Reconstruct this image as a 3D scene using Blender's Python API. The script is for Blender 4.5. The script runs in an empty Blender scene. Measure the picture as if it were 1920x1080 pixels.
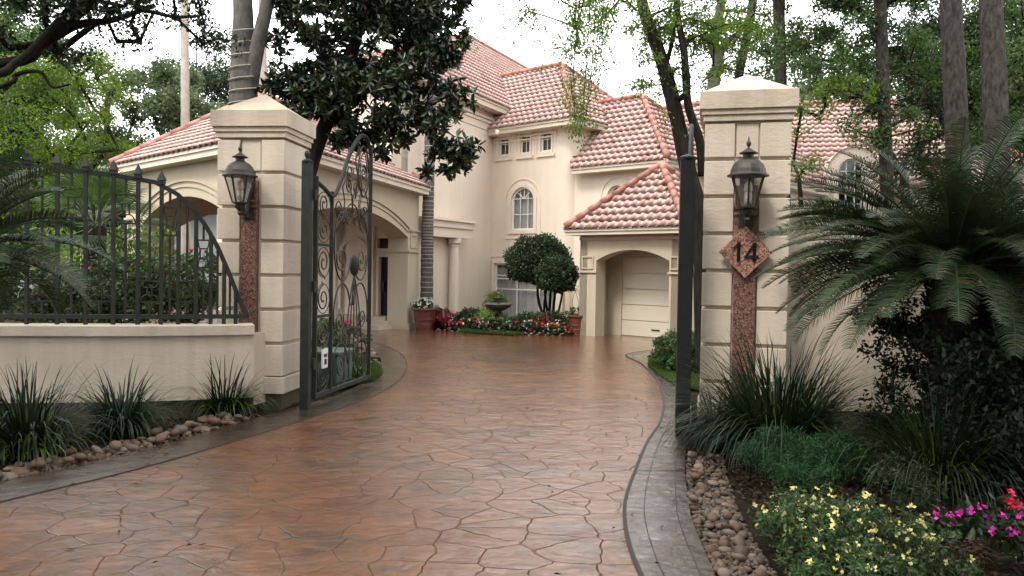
import bpy, bmesh, math, random
import numpy as np
from mathutils import Matrix, Vector
random.seed(7)
RNG = np.random.default_rng(11)
SC = bpy.context.scene
COL = SC.collection
PI = math.pi
# ---------------------------------------------------------------- camera
EYE = Vector((0, 0, 1.75)); F = 1500.0
PIT = math.atan(35 / F); ROLL = 0.016
FW = Vector((0, math.cos(PIT), -math.sin(PIT)))
R0 = Vector((1, 0, 0)); U0 = R0.cross(FW)
RT = R0 * math.cos(ROLL) + U0 * math.sin(ROLL)
UP = U0 * math.cos(ROLL) - R0 * math.sin(ROLL)
def ray(px, py): return FW + RT * ((px - 960) / F) + UP * ((540 - py) / F)
def P(px, py, Y):
    v = ray(px, py); return EYE + v * (Y / v.y)
def G(px, py, z=0.0):
    v = ray(px, py); return EYE + v * ((z - EYE.z) / v.z)
cam = bpy.data.cameras.new('camera'); co = bpy.data.objects.new('camera', cam); COL.objects.link(co)
m = Matrix((RT, UP, -FW)).transposed().to_4x4(); m.translation = EYE
co.matrix_world = m
cam.sensor_width = 36; cam.lens = 36 * F / 1920; cam.clip_end = 2000; cam.clip_start = 0.05
SC.camera = co
# ---------------------------------------------------------------- materials
def new_mat(name):
    m = bpy.data.materials.new(name); m.use_nodes = True
    nt = m.node_tree; return m, nt, nt.nodes['Principled BSDF']
def N(nt, t, **kw):
    n = nt.nodes.new(t)
    for k, v in kw.items():
        if k.startswith('i_'): n.inputs[k[2:].replace('_', ' ')].default_value = v
        else: setattr(n, k, v)
    return n
def ramp(nt, stops):
    n = nt.nodes.new('ShaderNodeValToRGB'); e = n.color_ramp.elements
    while len(e) < len(stops): e.new(0.5)
    for s, (p, c) in zip(e, stops):
        s.position = p; s.color = (c[0], c[1], c[2], 1)
    return n
def L(nt, a, b): nt.links.new(a, b)
def mat(name, c1, c2=None, ns=4, rough=.8, bump=0, bs=40, metal=0, spec=.5, detail=4, stretch=None, c3=None, coat=0, rlo=None):
    m, nt, b = new_mat(name)
    b.inputs['Roughness'].default_value = rough; b.inputs['Metallic'].default_value = metal
    b.inputs['Specular IOR Level'].default_value = spec; b.inputs['Coat Weight'].default_value = coat
    b.inputs['Base Color'].default_value = (*c1, 1)
    g = N(nt, 'ShaderNodeNewGeometry'); pos = g.outputs['Position']
    tc = N(nt, 'ShaderNodeTexCoord'); pos = tc.outputs['Object']
    if stretch:
        mp = N(nt, 'ShaderNodeMapping'); mp.inputs['Scale'].default_value = stretch; L(nt, pos, mp.inputs['Vector']); pos = mp.outputs['Vector']
    if c2:
        n = N(nt, 'ShaderNodeTexNoise', i_Scale=ns, i_Detail=detail, i_Roughness=.6); L(nt, pos, n.inputs['Vector'])
        r = ramp(nt, [(.3, c1), (.7, c2)] if not c3 else [(.3, c1), (.5, c2), (.7, c3)]); L(nt, n.outputs['Fac'], r.inputs['Fac'])
        L(nt, r.outputs['Color'], b.inputs['Base Color'])
        if rlo is not None:
            mr = N(nt, 'ShaderNodeMapRange', i_From_Min=.3, i_From_Max=.7, i_To_Min=rlo, i_To_Max=rough); L(nt, n.outputs['Fac'], mr.inputs['Value']); L(nt, mr.outputs['Result'], b.inputs['Roughness'])
    if bump:
        n = N(nt, 'ShaderNodeTexNoise', i_Scale=bs, i_Detail=5, i_Roughness=.65); L(nt, pos, n.inputs['Vector'])
        bp = N(nt, 'ShaderNodeBump', i_Strength=bump, i_Distance=.02); L(nt, n.outputs['Fac'], bp.inputs['Height']); L(nt, bp.outputs['Normal'], b.inputs['Normal'])
    return m
def leafmat(name, cols, rough=.45, trans=.3, spec=.4):
    m, nt, b = new_mat(name)
    g = N(nt, 'ShaderNodeNewGeometry')
    r = ramp(nt, [(i / max(1, len(cols) - 1), c) for i, c in enumerate(cols)]); L(nt, g.outputs['Random Per Island'], r.inputs['Fac'])
    n = N(nt, 'ShaderNodeTexNoise', i_Scale=.9, i_Detail=2); L(nt, g.outputs['Position'], n.inputs['Vector'])
    mr = N(nt, 'ShaderNodeMapRange', i_From_Min=.35, i_From_Max=.65, i_To_Min=.7, i_To_Max=1.3); L(nt, n.outputs['Fac'], mr.inputs['Value'])
    hs = N(nt, 'ShaderNodeHueSaturation'); L(nt, mr.outputs['Result'], hs.inputs['Value']); L(nt, r.outputs['Color'], hs.inputs['Color'])
    L(nt, hs.outputs['Color'], b.inputs['Base Color']); b.inputs['Roughness'].default_value = rough; b.inputs['Specular IOR Level'].default_value = spec
    if trans:
        t = N(nt, 'ShaderNodeBsdfTranslucent'); hs2 = N(nt, 'ShaderNodeHueSaturation', i_Saturation=1.1, i_Value=1.5, i_Hue=.49)
        L(nt, hs.outputs['Color'], hs2.inputs['Color']); L(nt, hs2.outputs['Color'], t.inputs['Color'])
        mx = N(nt, 'ShaderNodeMixShader'); mx.inputs['Fac'].default_value = trans
        L(nt, b.outputs['BSDF'], mx.inputs[1]); L(nt, t.outputs['BSDF'], mx.inputs[2]); L(nt, mx.outputs['Shader'], nt.nodes['Material Output'].inputs['Surface'])
    return m
def stucco(name, c, c2, bump=.5, streak=.12):
    m, nt, b = new_mat(name); b.inputs['Roughness'].default_value = .9; b.inputs['Specular IOR Level'].default_value = .25
    g = N(nt, 'ShaderNodeNewGeometry')
    n = N(nt, 'ShaderNodeTexNoise', i_Scale=.7, i_Detail=6, i_Roughness=.65); L(nt, g.outputs['Position'], n.inputs['Vector'])
    r = ramp(nt, [(.3, c2), (.65, c)]); L(nt, n.outputs['Fac'], r.inputs['Fac'])
    mp = N(nt, 'ShaderNodeMapping'); mp.inputs['Scale'].default_value = (5, 5, .35); L(nt, g.outputs['Position'], mp.inputs['Vector'])
    n2 = N(nt, 'ShaderNodeTexNoise', i_Scale=1.2, i_Detail=5); L(nt, mp.outputs['Vector'], n2.inputs['Vector'])
    mr = N(nt, 'ShaderNodeMapRange', i_From_Min=.35, i_From_Max=.75, i_To_Min=1.0, i_To_Max=1 - streak); L(nt, n2.outputs['Fac'], mr.inputs['Value'])
    hs = N(nt, 'ShaderNodeHueSaturation'); L(nt, mr.outputs['Result'], hs.inputs['Value']); L(nt, r.outputs['Color'], hs.inputs['Color'])
    L(nt, hs.outputs['Color'], b.inputs['Base Color'])
    mp3 = N(nt, 'ShaderNodeMapping'); mp3.inputs['Scale'].default_value = (.45, .45, 1.2); L(nt, g.outputs['Position'], mp3.inputs['Vector']); n3 = N(nt, 'ShaderNodeTexNoise', i_Scale=24, i_Detail=6, i_Roughness=.72); L(nt, mp3.outputs['Vector'], n3.inputs['Vector'])
    bp = N(nt, 'ShaderNodeBump', i_Strength=bump, i_Distance=.0095); L(nt, n3.outputs['Fac'], bp.inputs['Height']); L(nt, bp.outputs['Normal'], b.inputs['Normal'])
    return m
M = {}
M['pillar'] = stucco('cream_pillar_stucco', (.66, .565, .455), (.56, .47, .37), .8, .16)
M['wall'] = stucco('cream_wall_stucco', (.63, .535, .425), (.50, .42, .32), .8, .2)
M['house'] = stucco('house_stucco', (.75, .645, .535), (.70, .60, .49), .3, .05)
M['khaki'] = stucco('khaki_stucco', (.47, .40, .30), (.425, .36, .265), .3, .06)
M['trim'] = mat('cream_trim_paint', (.63, .55, .44), (.58, .50, .40), 2, .6)
M['found'] = mat('stained_concrete', (.11, .085, .05), (.05, .055, .028), 3, .9, .4, 30)
M['white'] = mat('white_paint', (.72, .70, .64), None, rough=.4)
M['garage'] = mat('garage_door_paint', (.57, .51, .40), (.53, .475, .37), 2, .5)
M['iron'] = mat('dark_green_iron', (.018, .021, .018), (.032, .035, .031), 9, .5, .15, 120, spec=.2)
M['iron2'] = mat('black_iron', (.008, .009, .009), (.014, .015, .015), 9, .5, spec=.2)
M['ironfar'] = mat('weathered_scroll_iron', (.045, .037, .028), (.025, .022, .017), 12, .5, spec=.3)
M['bronze'] = mat('aged_bronze', (.05, .042, .033), (.026, .023, .018), 14, .5, .2, 90, metal=.3)
M['barkpine'] = mat('pine_bark', (.016, .013, .011), (.07, .062, .053), 4, .95, 1.0, 5, spec=.15, stretch=(4.5, 4.5, 1.7))
M['barkdark'] = mat('wet_dark_bark', (.009, .008, .006), (.028, .023, .018), 6, .9, .8, 14, spec=.15, stretch=(3, 3, .7))
M['barkgrey'] = mat('grey_bark', (.055, .05, .042), (.125, .113, .098), 5, .9, .6, 16, stretch=(2, 2, 1))
M['barkpale'] = mat('pale_palm_trunk', (.42, .38, .33), (.30, .26, .22), 4, .9, .4, 20)
M['glassdark'] = None
def granite(k=1):
    m, nt, b = new_mat('red_granite'); g = N(nt, 'ShaderNodeTexCoord')
    v = N(nt, 'ShaderNodeTexVoronoi', i_Scale=75); L(nt, g.outputs['Object'], v.inputs['Vector'])
    bw = N(nt, 'ShaderNodeSeparateColor'); L(nt, v.outputs['Color'], bw.inputs['Color'])
    r = ramp(nt, [(p_, tuple(x * k for x in c_)) for p_, c_ in [(0, (.03, .018, .014)), (.28, (.05, .03, .024)), (.34, (.15, .062, .042)), (.7, (.20, .092, .064)), (.95, (.28, .17, .13))]]); L(nt, bw.outputs['Red'], r.inputs['Fac'])
    L(nt, r.outputs['Color'], b.inputs['Base Color']); b.inputs['Roughness'].default_value = .38
    bp = N(nt, 'ShaderNodeBump', i_Strength=.35, i_Distance=.004); L(nt, bw.outputs['Green'], bp.inputs['Height']); L(nt, bp.outputs['Normal'], b.inputs['Normal'])
    return m
M['granite'] = granite(); M['granite2'] = granite(1.7)
def rooftile(name, stops):
    m, nt, b = new_mat(name); g = N(nt, 'ShaderNodeNewGeometry')
    n = N(nt, 'ShaderNodeTexNoise', i_Scale=1.6, i_Detail=6, i_Roughness=.7); L(nt, g.outputs['Position'], n.inputs['Vector'])
    n2 = N(nt, 'ShaderNodeTexVoronoi', i_Scale=3.2); L(nt, g.outputs['Position'], n2.inputs['Vector'])
    sp = N(nt, 'ShaderNodeSeparateColor'); L(nt, n2.outputs['Color'], sp.inputs['Color'])
    ad = N(nt, 'ShaderNodeMath', operation='MULTIPLY_ADD'); ad.inputs[1].default_value = .22; L(nt, sp.outputs['Red'], ad.inputs[0]); 
    sb = N(nt, 'ShaderNodeMath', operation='SUBTRACT'); sb.inputs[1].default_value = .11; L(nt, n.outputs['Fac'], sb.inputs[0]); L(nt, sb.outputs[0], ad.inputs[2])
    r = ramp(nt, stops); L(nt, ad.outputs[0], r.inputs['Fac']); L(nt, r.outputs['Color'], b.inputs['Base Color'])
    b.inputs['Roughness'].default_value = .5
    return m
M['tile'] = rooftile('pink_clay_tile', [(.25, (.38, .225, .19)), (.45, (.50, .33, .285)), (.65, (.57, .40, .35))])
M['ridge'] = rooftile('red_clay_ridge', [(.25, (.20, .07, .048)), (.6, (.36, .155, .11))])
def glass(name, tint=(.02, .025, .03), fac=.45):
    m, nt, b = new_mat(name)
    b.inputs['Base Color'].default_value = (*tint, 1); b.inputs['Roughness'].default_value = .04; b.inputs['Specular IOR Level'].default_value = .8
    t = N(nt, 'ShaderNodeBsdfTransparent'); mx = N(nt, 'ShaderNodeMixShader'); mx.inputs['Fac'].default_value = fac
    L(nt, b.outputs['BSDF'], mx.inputs[1]); L(nt, t.outputs['BSDF'], mx.inputs[2]); L(nt, mx.outputs['Shader'], nt.nodes['Material Output'].inputs['Surface'])
    return m
M['pane'] = glass('window_glass', (.03, .035, .04), .7)
M['panedark'] = glass('dark_window_glass', (.01, .012, .015), .35)
M['lampglass'] = glass('lamp_glass', (.25, .24, .2), .72)
M['curtain'] = mat('white_curtain', (.62, .62, .58), (.5, .5, .47), 3, .9)
M['dark'] = mat('unlit_room_black', (.01, .009, .008), rough=.9)
M['terra'] = mat('glazed_red_pot', (.085, .02, .013), (.14, .035, .022), 5, .5, .2, 30)
M['fount'] = mat('mossy_stone', (.12, .10, .08), (.05, .055, .04), 8, .8, .5, 40)
M['util'] = mat('green_utility_paint', (.045, .075, .06), (.06, .09, .07), 6, .5)
M['digit'] = mat('black_numeral', (.008, .008, .008), rough=.35)
M['tag'] = mat('white_tag', (.65, .65, .62), rough=.5)
M['bulb'] = mat('frosted_bulb', (.75, .7, .6), rough=.3)
M['soil'] = mat('dark_mulch', (.012, .008, .005), (.03, .02, .013), 9, .95, 1.0, 40, spec=.1)
M['trunkfan'] = mat('shaggy_palm_bark', (.035, .018, .011), (.012, .008, .006), 14, .95, 1, 25)
M['roofgrey'] = mat('grey_shingle', (.14, .13, .13), (.2, .19, .19), 4, .9)
M['greyhouse'] = stucco('pale_grey_siding', (.36, .37, .37), (.3, .31, .31), .2, .1)
# stamped concrete, wet
def drive_mat(name, stops, wet=(.05, .34), cells=True, scale=1.45):
    m, nt, b = new_mat(name); g = N(nt, 'ShaderNodeNewGeometry'); pos = g.outputs['Position']
    nd = N(nt, 'ShaderNodeTexNoise', i_Scale=2.6, i_Detail=4); L(nt, pos, nd.inputs['Vector'])
    dm = N(nt, 'ShaderNodeVectorMath', operation='MULTIPLY_ADD'); dm.inputs[1].default_value = (.2, .2, 0); L(nt, nd.outputs['Color'], dm.inputs[0]); L(nt, pos, dm.inputs[2])
    big = N(nt, 'ShaderNodeTexNoise', i_Scale=.55, i_Detail=5, i_Roughness=.62); L(nt, pos, big.inputs['Vector'])
    mps = N(nt, 'ShaderNodeMapping'); mps.inputs['Scale'].default_value = (.62, 1.0, 1); mps.inputs['Rotation'].default_value = (0, 0, .25); L(nt, dm.outputs[0], mps.inputs['Vector'])
    fine = N(nt, 'ShaderNodeTexNoise', i_Scale=11, i_Detail=8, i_Roughness=.72, i_Distortion=.6); L(nt, mps.outputs['Vector'], fine.inputs['Vector'])
    med = N(nt, 'ShaderNodeTexNoise', i_Scale=3.2, i_Detail=4, i_Roughness=.6); L(nt, mps.outputs['Vector'], med.inputs['Vector'])
    mix = N(nt, 'ShaderNodeMath', operation='MULTIPLY_ADD'); mix.inputs[1].default_value = .35; L(nt, fine.outputs['Fac'], mix.inputs[0]); L(nt, big.outputs['Fac'], mix.inputs[2])
    sub = N(nt, 'ShaderNodeMath', operation='SUBTRACT'); sub.inputs[1].default_value = .175; L(nt, mix.outputs[0], sub.inputs[0])
    r = ramp(nt, stops); L(nt, sub.outputs[0], r.inputs['Fac']); colr = r.outputs['Color']
    h = N(nt, 'ShaderNodeMath', operation='MULTIPLY'); h.inputs[1].default_value = .85; L(nt, fine.outputs['Fac'], h.inputs[0]); height = h.outputs[0]
    h3 = N(nt, 'ShaderNodeMath', operation='MULTIPLY_ADD'); h3.inputs[1].default_value = 1.5; L(nt, med.outputs['Fac'], h3.inputs[0]); L(nt, height, h3.inputs[2]); height = h3.outputs[0]
    if cells:
        v = N(nt, 'ShaderNodeTexVoronoi', feature='DISTANCE_TO_EDGE', i_Scale=scale, voronoi_dimensions='2D', i_Randomness=.9); L(nt, dm.outputs[0], v.inputs['Vector'])
        jw = N(nt, 'ShaderNodeTexNoise', i_Scale=1.3, i_Detail=3); L(nt, pos, jw.inputs['Vector'])
        jm = N(nt, 'ShaderNodeMapRange', i_From_Min=.35, i_From_Max=.65, i_To_Min=.010, i_To_Max=.034); L(nt, jw.outputs['Fac'], jm.inputs['Value'])
        jr = N(nt, 'ShaderNodeMapRange', i_From_Min=.0, i_To_Min=0, i_To_Max=1); jr.interpolation_type = 'SMOOTHSTEP'; L(nt, v.outputs['Distance'], jr.inputs['Value']); L(nt, jm.outputs['Result'], jr.inputs['From Max'])
        v2 = N(nt, 'ShaderNodeTexVoronoi', i_Scale=scale, voronoi_dimensions='2D', i_Randomness=.9); L(nt, dm.outputs[0], v2.inputs['Vector'])
        sp = N(nt, 'ShaderNodeSeparateColor'); L(nt, v2.outputs['Color'], sp.inputs['Color'])
        vr = N(nt, 'ShaderNodeMapRange', i_To_Min=.86, i_To_Max=1.1); L(nt, sp.outputs['Red'], vr.inputs['Value'])
        hs = N(nt, 'ShaderNodeHueSaturation'); L(nt, vr.outputs['Result'], hs.inputs['Value']); L(nt, colr, hs.inputs['Color'])
        jc = N(nt, 'ShaderNodeMapRange', i_From_Min=0, i_From_Max=1, i_To_Min=.72, i_To_Max=1); L(nt, jr.outputs['Result'], jc.inputs['Value'])
        mc = N(nt, 'ShaderNodeMix', data_type='RGBA', blend_type='MIX'); mc.inputs[6].default_value = (.045, .018, .010, 1); L(nt, jc.outputs['Result'], mc.inputs[0]); L(nt, hs.outputs['Color'], mc.inputs[7]); colr = mc.outputs[2]
        h2 = N(nt, 'ShaderNodeMath', operation='MULTIPLY_ADD'); h2.inputs[1].default_value = .8; L(nt, jr.outputs['Result'], h2.inputs[0]); L(nt, height, h2.inputs[2]); height = h2.outputs[0]
    L(nt, colr, b.inputs['Base Color'])
    rn = N(nt, 'ShaderNodeTexNoise', i_Scale=.9, i_Detail=6, i_Roughness=.7); mp = N(nt, 'ShaderNodeMapping'); mp.inputs['Location'].default_value = (13, 4, 0); L(nt, pos, mp.inputs['Vector']); L(nt, mp.outputs['Vector'], rn.inputs['Vector'])
    rr = N(nt, 'ShaderNodeMapRange', i_From_Min=.35, i_From_Max=.68, i_To_Min=wet[0], i_To_Max=wet[1]); L(nt, rn.outputs['Fac'], rr.inputs['Value']); L(nt, rr.outputs['Result'], b.inputs['Roughness'])
    b.inputs['Specular IOR Level'].default_value = .2; b.inputs['Coat Weight'].default_value = 1.0; b.inputs['Coat Roughness'].default_value = .075; b.inputs['Coat IOR'].default_value = 1.64
    bp = N(nt, 'ShaderNodeBump', i_Strength=1.0, i_Distance=.0095); L(nt, height, bp.inputs['Height']); L(nt, bp.outputs['Normal'], b.inputs['Normal']); L(nt, bp.outputs['Normal'], b.inputs['Coat Normal'])
    return m
M['drive'] = drive_mat('stamped_brown_concrete', [(.30, (.04, .013, .005)), (.42, (.125, .037, .010)), (.50, (.165, .060, .017)), (.58, (.075, .031, .013)), (.64, (.14, .046, .013)), (.74, (.20, .048, .011))], (.25, .5), True, 3.1)
M['border'] = drive_mat('grey_brown_border_concrete', [(.3, (.022, .012, .008)), (.5, (.045, .026, .016)), (.68, (.06, .04, .028))], (.2, .45), cells=False)
M['joint'] = mat('dark_joint', (.012, .008, .006), rough=.6)
# ---------------------------------------------------------------- mesh helpers
def setprops(o, label=None, cat=None, group=None, kind=None):
    if label: o['label'] = label
    if cat: o['category'] = cat
    if group: o['group'] = group
    if kind: o['kind'] = kind
    return o
def link(name, me, mat_, parent=None, smooth=False, world=True):
    o = bpy.data.objects.new(name, me); COL.objects.link(o)
    if mat_ is not None: me.materials.append(mat_)
    if smooth: me.polygons.foreach_set('use_smooth', [True] * len(me.polygons))
    if parent is not None:
        o.parent = parent
        if world: o.matrix_parent_inverse = wm(parent).inverted()
    return o
def wm(o):
    m = o.matrix_basis.copy()
    if o.parent: m = wm(o.parent) @ o.matrix_parent_inverse @ m
    return m
def thing(name, label, cat, loc=(0, 0, 0), rz=0, group=None):
    o = bpy.data.objects.new(name, None); COL.objects.link(o); o.location = loc; o.rotation_euler = (0, 0, rz)
    o.matrix_basis = Matrix.Translation(Vector(loc)) @ Matrix.Rotation(rz, 4, 'Z'); o.empty_display_size = .2
    return setprops(o, label, cat, group)
def dup(o, loc, rz=0, label=None, scale=1):
    r = o.copy(); COL.objects.link(r)
    r.matrix_basis = Matrix.Translation(Vector(loc)) @ Matrix.Rotation(rz, 4, 'Z') @ Matrix.Scale(scale, 4)
    if label: r['label'] = label
    for ch in list(o.children):
        c = ch.copy(); COL.objects.link(c); c.parent = r
        for g in ch.children:
            d = g.copy(); COL.objects.link(d); d.parent = c
    return r
class MB:
    def __init__(s): s.v = []; s.f = []
    def add(s, vs, fs):
        n = len(s.v); s.v += [tuple(v) for v in vs]; s.f += [tuple(i + n for i in f) for f in fs]; return s
    def box(s, c, size, rz=0, M4=None):
        x, y, z = [a / 2 for a in size]; T = M4 if M4 else Matrix.Translation(Vector(c)) @ Matrix.Rotation(rz, 4, 'Z')
        vs = [T @ Vector(p) for p in [(-x, -y, -z), (x, -y, -z), (x, y, -z), (-x, y, -z), (-x, -y, z), (x, -y, z), (x, y, z), (-x, y, z)]]
        return s.add(vs, [(0, 3, 2, 1), (4, 5, 6, 7), (0, 1, 5, 4), (1, 2, 6, 5), (2, 3, 7, 6), (3, 0, 4, 7)])
    def bar(s, a, b, w, d=None):
        a, b = Vector(a), Vector(b); d = d or w; t = (b - a).normalized()
        up = Vector((0, 0, 1)) if abs(t.z) < .95 else Vector((0, 1, 0))
        x = t.cross(up).normalized(); y = x.cross(t).normalized(); vs = []
        for p in (a, b):
            for sx, sy in ((-1, -1), (1, -1), (1, 1), (-1, 1)): vs.append(p + x * sx * w / 2 + y * sy * d / 2)
        return s.add(vs, [(0, 3, 2, 1), (4, 5, 6, 7), (0, 1, 5, 4), (1, 2, 6, 5), (2, 3, 7, 6), (3, 0, 4, 7)])
    def tube(s, pts, r, n=8, cap=True, rfun=None):
        pts = [Vector(p) for p in pts]; k = len(pts); rs = r if hasattr(r, '__len__') else [r] * k
        vs = []; t0 = (pts[1] - pts[0]).normalized(); up = Vector((0, 0, 1)) if abs(t0.z) < .9 else Vector((0, 1, 0))
        x = t0.cross(up).normalized()
        for i, p in enumerate(pts):
            t = (pts[min(i + 1, k - 1)] - pts[max(i - 1, 0)])
            if t.length < 1e-9: t = t0
            t = t.normalized(); x = (x - t * x.dot(t)).normalized(); y = t.cross(x)
            for j in range(n):
                a = 2 * PI * j / n; rr = rs[i] * (rfun(i, a) if rfun else 1)
                vs.append(p + (x * math.cos(a) + y * math.sin(a)) * rr)
        fs = [(i * n + j, i * n + (j + 1) % n, (i + 1) * n + (j + 1) % n, (i + 1) * n + j) for i in range(k - 1) for j in range(n)]
        if cap: fs += [tuple(range(n))[::-1], tuple((k - 1) * n + j for j in range(n))]
        return s.add(vs, fs)
    def lathe(s, prof, c=(0, 0, 0), n=20, sq=False):
        vs = []; c = Vector(c)
        for r, z in prof:
            for j in range(n):
                a = 2 * PI * (j + .5) / n; vs.append(c + Vector((r * math.cos(a), r * math.sin(a), z)))
        k = len(prof); fs = [(i * n + j, i * n + (j + 1) % n, (i + 1) * n + (j + 1) % n, (i + 1) * n + j) for i in range(k - 1) for j in range(n)]
        fs += [tuple(range(n))[::-1], tuple((k - 1) * n + j for j in range(n))]
        return s.add(vs, fs)
    def poly(s, pts): return s.add(pts, [tuple(range(len(pts)))])
    def prism(s, pts, z0, z1):
        n = len(pts); vs = [(p[0], p[1], z0) for p in pts] + [(p[0], p[1], z1) for p in pts]
        return s.add(vs, [tuple(range(n))[::-1], tuple(range(n, 2 * n))] + [(i, (i + 1) % n, n + (i + 1) % n, n + i) for i in range(n)])
    def slab(s, pts, nvec):
        """closed solid from planar polygon pts pushed along nvec"""
        n = len(pts); nv = Vector(nvec); vs = [Vector(p) for p in pts] + [Vector(p) + nv for p in pts]
        return s.add(vs, [tuple(range(n))[::-1], tuple(range(n, 2 * n))] + [(i, (i + 1) % n, n + (i + 1) % n, n + i) for i in range(n)])
    def build(s, name, mat_, parent=None, smooth=False, bevel=0, world=True):
        me = bpy.data.meshes.new(name); me.from_pydata(s.v, [], s.f); me.update()
        bm = bmesh.new(); bm.from_mesh(me); bmesh.ops.recalc_face_normals(bm, faces=bm.faces); bm.to_mesh(me); bm.free()
        o = link(name, me, mat_, parent, smooth, world)
        if bevel:
            b = o.modifiers.new('bevel', 'BEVEL'); b.width = bevel; b.segments = 2; b.limit_method = 'ANGLE'
        return o
def fast(name, V, Fq, mat_, parent=None, smooth=False, world=True):
    V = np.asarray(V, dtype=np.float32); Fq = np.asarray(Fq, dtype=np.int32); k = Fq.shape[1]
    me = bpy.data.meshes.new(name); me.vertices.add(len(V)); me.vertices.foreach_set('co', V.ravel())
    me.loops.add(Fq.size); me.loops.foreach_set('vertex_index', Fq.ravel())
    me.polygons.add(len(Fq)); me.polygons.foreach_set('loop_start', np.arange(0, Fq.size, k, dtype=np.int32)); me.polygons.foreach_set('loop_total', np.full(len(Fq), k, dtype=np.int32))
    me.update(calc_edges=True)
    return link(name, me, mat_, parent, smooth, world)
def crom(pts, n=8):
    pts = [Vector(p) for p in pts]; out = []
    for i in range(len(pts) - 1):
        p0 = pts[max(i - 1, 0)]; p1 = pts[i]; p2 = pts[i + 1]; p3 = pts[min(i + 2, len(pts) - 1)]
        for k in range(n):
            t = k / n
            out.append(.5 * ((2 * p1) + (p2 - p0) * t + (2 * p0 - 5 * p1 + 4 * p2 - p3) * t * t + (3 * p1 - p0 - 3 * p2 + p3) * t ** 3))
    out.append(pts[-1]); return out
def unit(a): return a / np.maximum(np.linalg.norm(a, axis=-1, keepdims=True), 1e-9)
def leafgeo(base, d, Ls, Ws, rng, fold=.15, six=False):
    n = len(base); r = unit(rng.normal(size=(n, 3))); s = unit(np.cross(d, r)); nn = np.cross(s, d)
    Ls = np.broadcast_to(Ls, (n,))[:, None]; Ws = np.broadcast_to(Ws, (n,))[:, None]
    if not six:
        V = np.stack([base, base + d * Ls * .45 + s * Ws / 2 + nn * Ws * fold, base + d * Ls, base + d * Ls * .45 - s * Ws / 2 + nn * Ws * fold], 1).reshape(-1, 3)
        return V, np.arange(4 * n).reshape(n, 4)
    mid = base + d * Ls * .5 - nn * Ls * .02; tip = base + d * Ls - nn * Ls * .12
    V = np.stack([base, base + d * Ls * .3 + s * Ws * .45 + nn * Ws * fold, base + d * Ls * .68 + s * Ws * .45 + nn * Ws * fold - nn * Ls * .04, tip,
                  base + d * Ls * .68 - s * Ws * .45 + nn * Ws * fold - nn * Ls * .04, base + d * Ls * .3 - s * Ws * .45 + nn * Ws * fold], 1).reshape(-1, 3)
    i = np.arange(n)[:, None] * 6
    return V, np.concatenate([i + np.array([[0, 1, 2, 3]]), i + np.array([[0, 3, 4, 5]])], 0)
def clump_leaves(cl, per, Lm, Wm, rng, ros=1, outward=.6, down=.1, flat=.75, six=False, jit=.3):
    """cl: (n,4) centres + radius"""
    cl = np.asarray(cl); n = len(cl); nb = max(1, per // ros)
    c = np.repeat(cl, nb, 0); off = rng.normal(size=(len(c), 3)); off = unit(off) * (rng.random((len(c), 1)) ** .45); off[:, 2] *= flat
    b = c[:, :3] + off * c[:, 3:4]
    b = np.repeat(b, ros, 0); off = np.repeat(off, ros, 0)
    d = unit(off * outward + unit(rng.normal(size=b.shape)) + np.array([0, 0, -down]))
    k = 1 + jit * (rng.random(len(b)) * 2 - 1)
    return leafgeo(b, d, Lm * k, Wm * k, rng, six=six)
def ell_clumps(ells, dens, cr, rng, shell=.35):
    """ells list of (centre, (rx,ry,rz)) -> clump centres, spacing ~ dens per m3"""
    out = []
    for c, r in ells:
        vol = 4.19 * r[0] * r[1] * r[2]; n = max(3, int(vol * dens))
        o = unit(rng.normal(size=(n, 3))) * (rng.random((n, 1)) ** shell); p = np.array(c) + o * np.array(r)
        out.append(np.hstack([p, cr * (.6 + .8 * rng.random((n, 1)))]))
    return np.vstack(out)
def skeleton(mb, trunk, rbase, tips, rng, twig=.012, step=.6, expo=.5, nmin=4, startfrac=.35, drawtrunk=False):
    nodes = [Vector(p) for p in trunk]; par = [-1] + list(range(len(trunk) - 1)); nt_ = len(nodes)
    arr = np.array([tuple(p) for p in nodes]); top = arr[-1]; s0 = int(nt_ * startfrac)
    order = np.argsort(np.linalg.norm(tips - top, axis=1)); leafn = []
    A = list(arr)
    for k in order:
        t = tips[k]; B = np.array(A[s0:]); d = np.linalg.norm(B - t, axis=1) + .35 * np.maximum(0, B[:, 2] - t[2] + .2)
        j = int(np.argmin(d)) + s0; p = A[j]; v = t - p; ln = np.linalg.norm(v); m_ = max(1, int(ln / step)); pr = j
        sag = np.array([rng.normal() * .06, rng.normal() * .06, .08]) * ln
        for q in range(1, m_ + 1):
            f = q / m_; A.append(p + v * f + sag * math.sin(f * PI) + (rng.normal(size=3) * .03 if q < m_ else 0)); par.append(pr); pr = len(A) - 1
        leafn.append(pr)
    cnt = np.zeros(len(A))
    for l in leafn:
        i = l
        while i >= 0: cnt[i] += 1; i = par[i]
    tot = max(1, cnt.max()); rad = twig + (rbase - twig) * (cnt / tot) ** expo * .9
    ch = [[] for _ in A]
    for i, p in enumerate(par):
        if p >= 0: ch[p].append(i)
    # chains
    stack = [(0, None)]
    for s in range(len(A)):
        for c in ch[s]:
            first = (s == 0) or (cnt[c] != max(cnt[x] for x in ch[s])) or c != max(ch[s], key=lambda x: cnt[x])
            if not first: continue
            path = [s, c]; cur = c
            while ch[cur]:
                cur = max(ch[cur], key=lambda x: cnt[x]); path.append(cur)
            if not drawtrunk and s == 0 and c == 1: path = [q for q in path if q >= nt_ - 1]
            if len(path) < 2: continue
            rr = [rad[q] for q in path]; 
            if path[0] != 0: rr[0] = min(rr[0], rr[1] * 1.5)
            mb.tube([A[q] for q in path], rr, 8 if rr[0] > .06 else nmin, cap=False)
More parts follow.
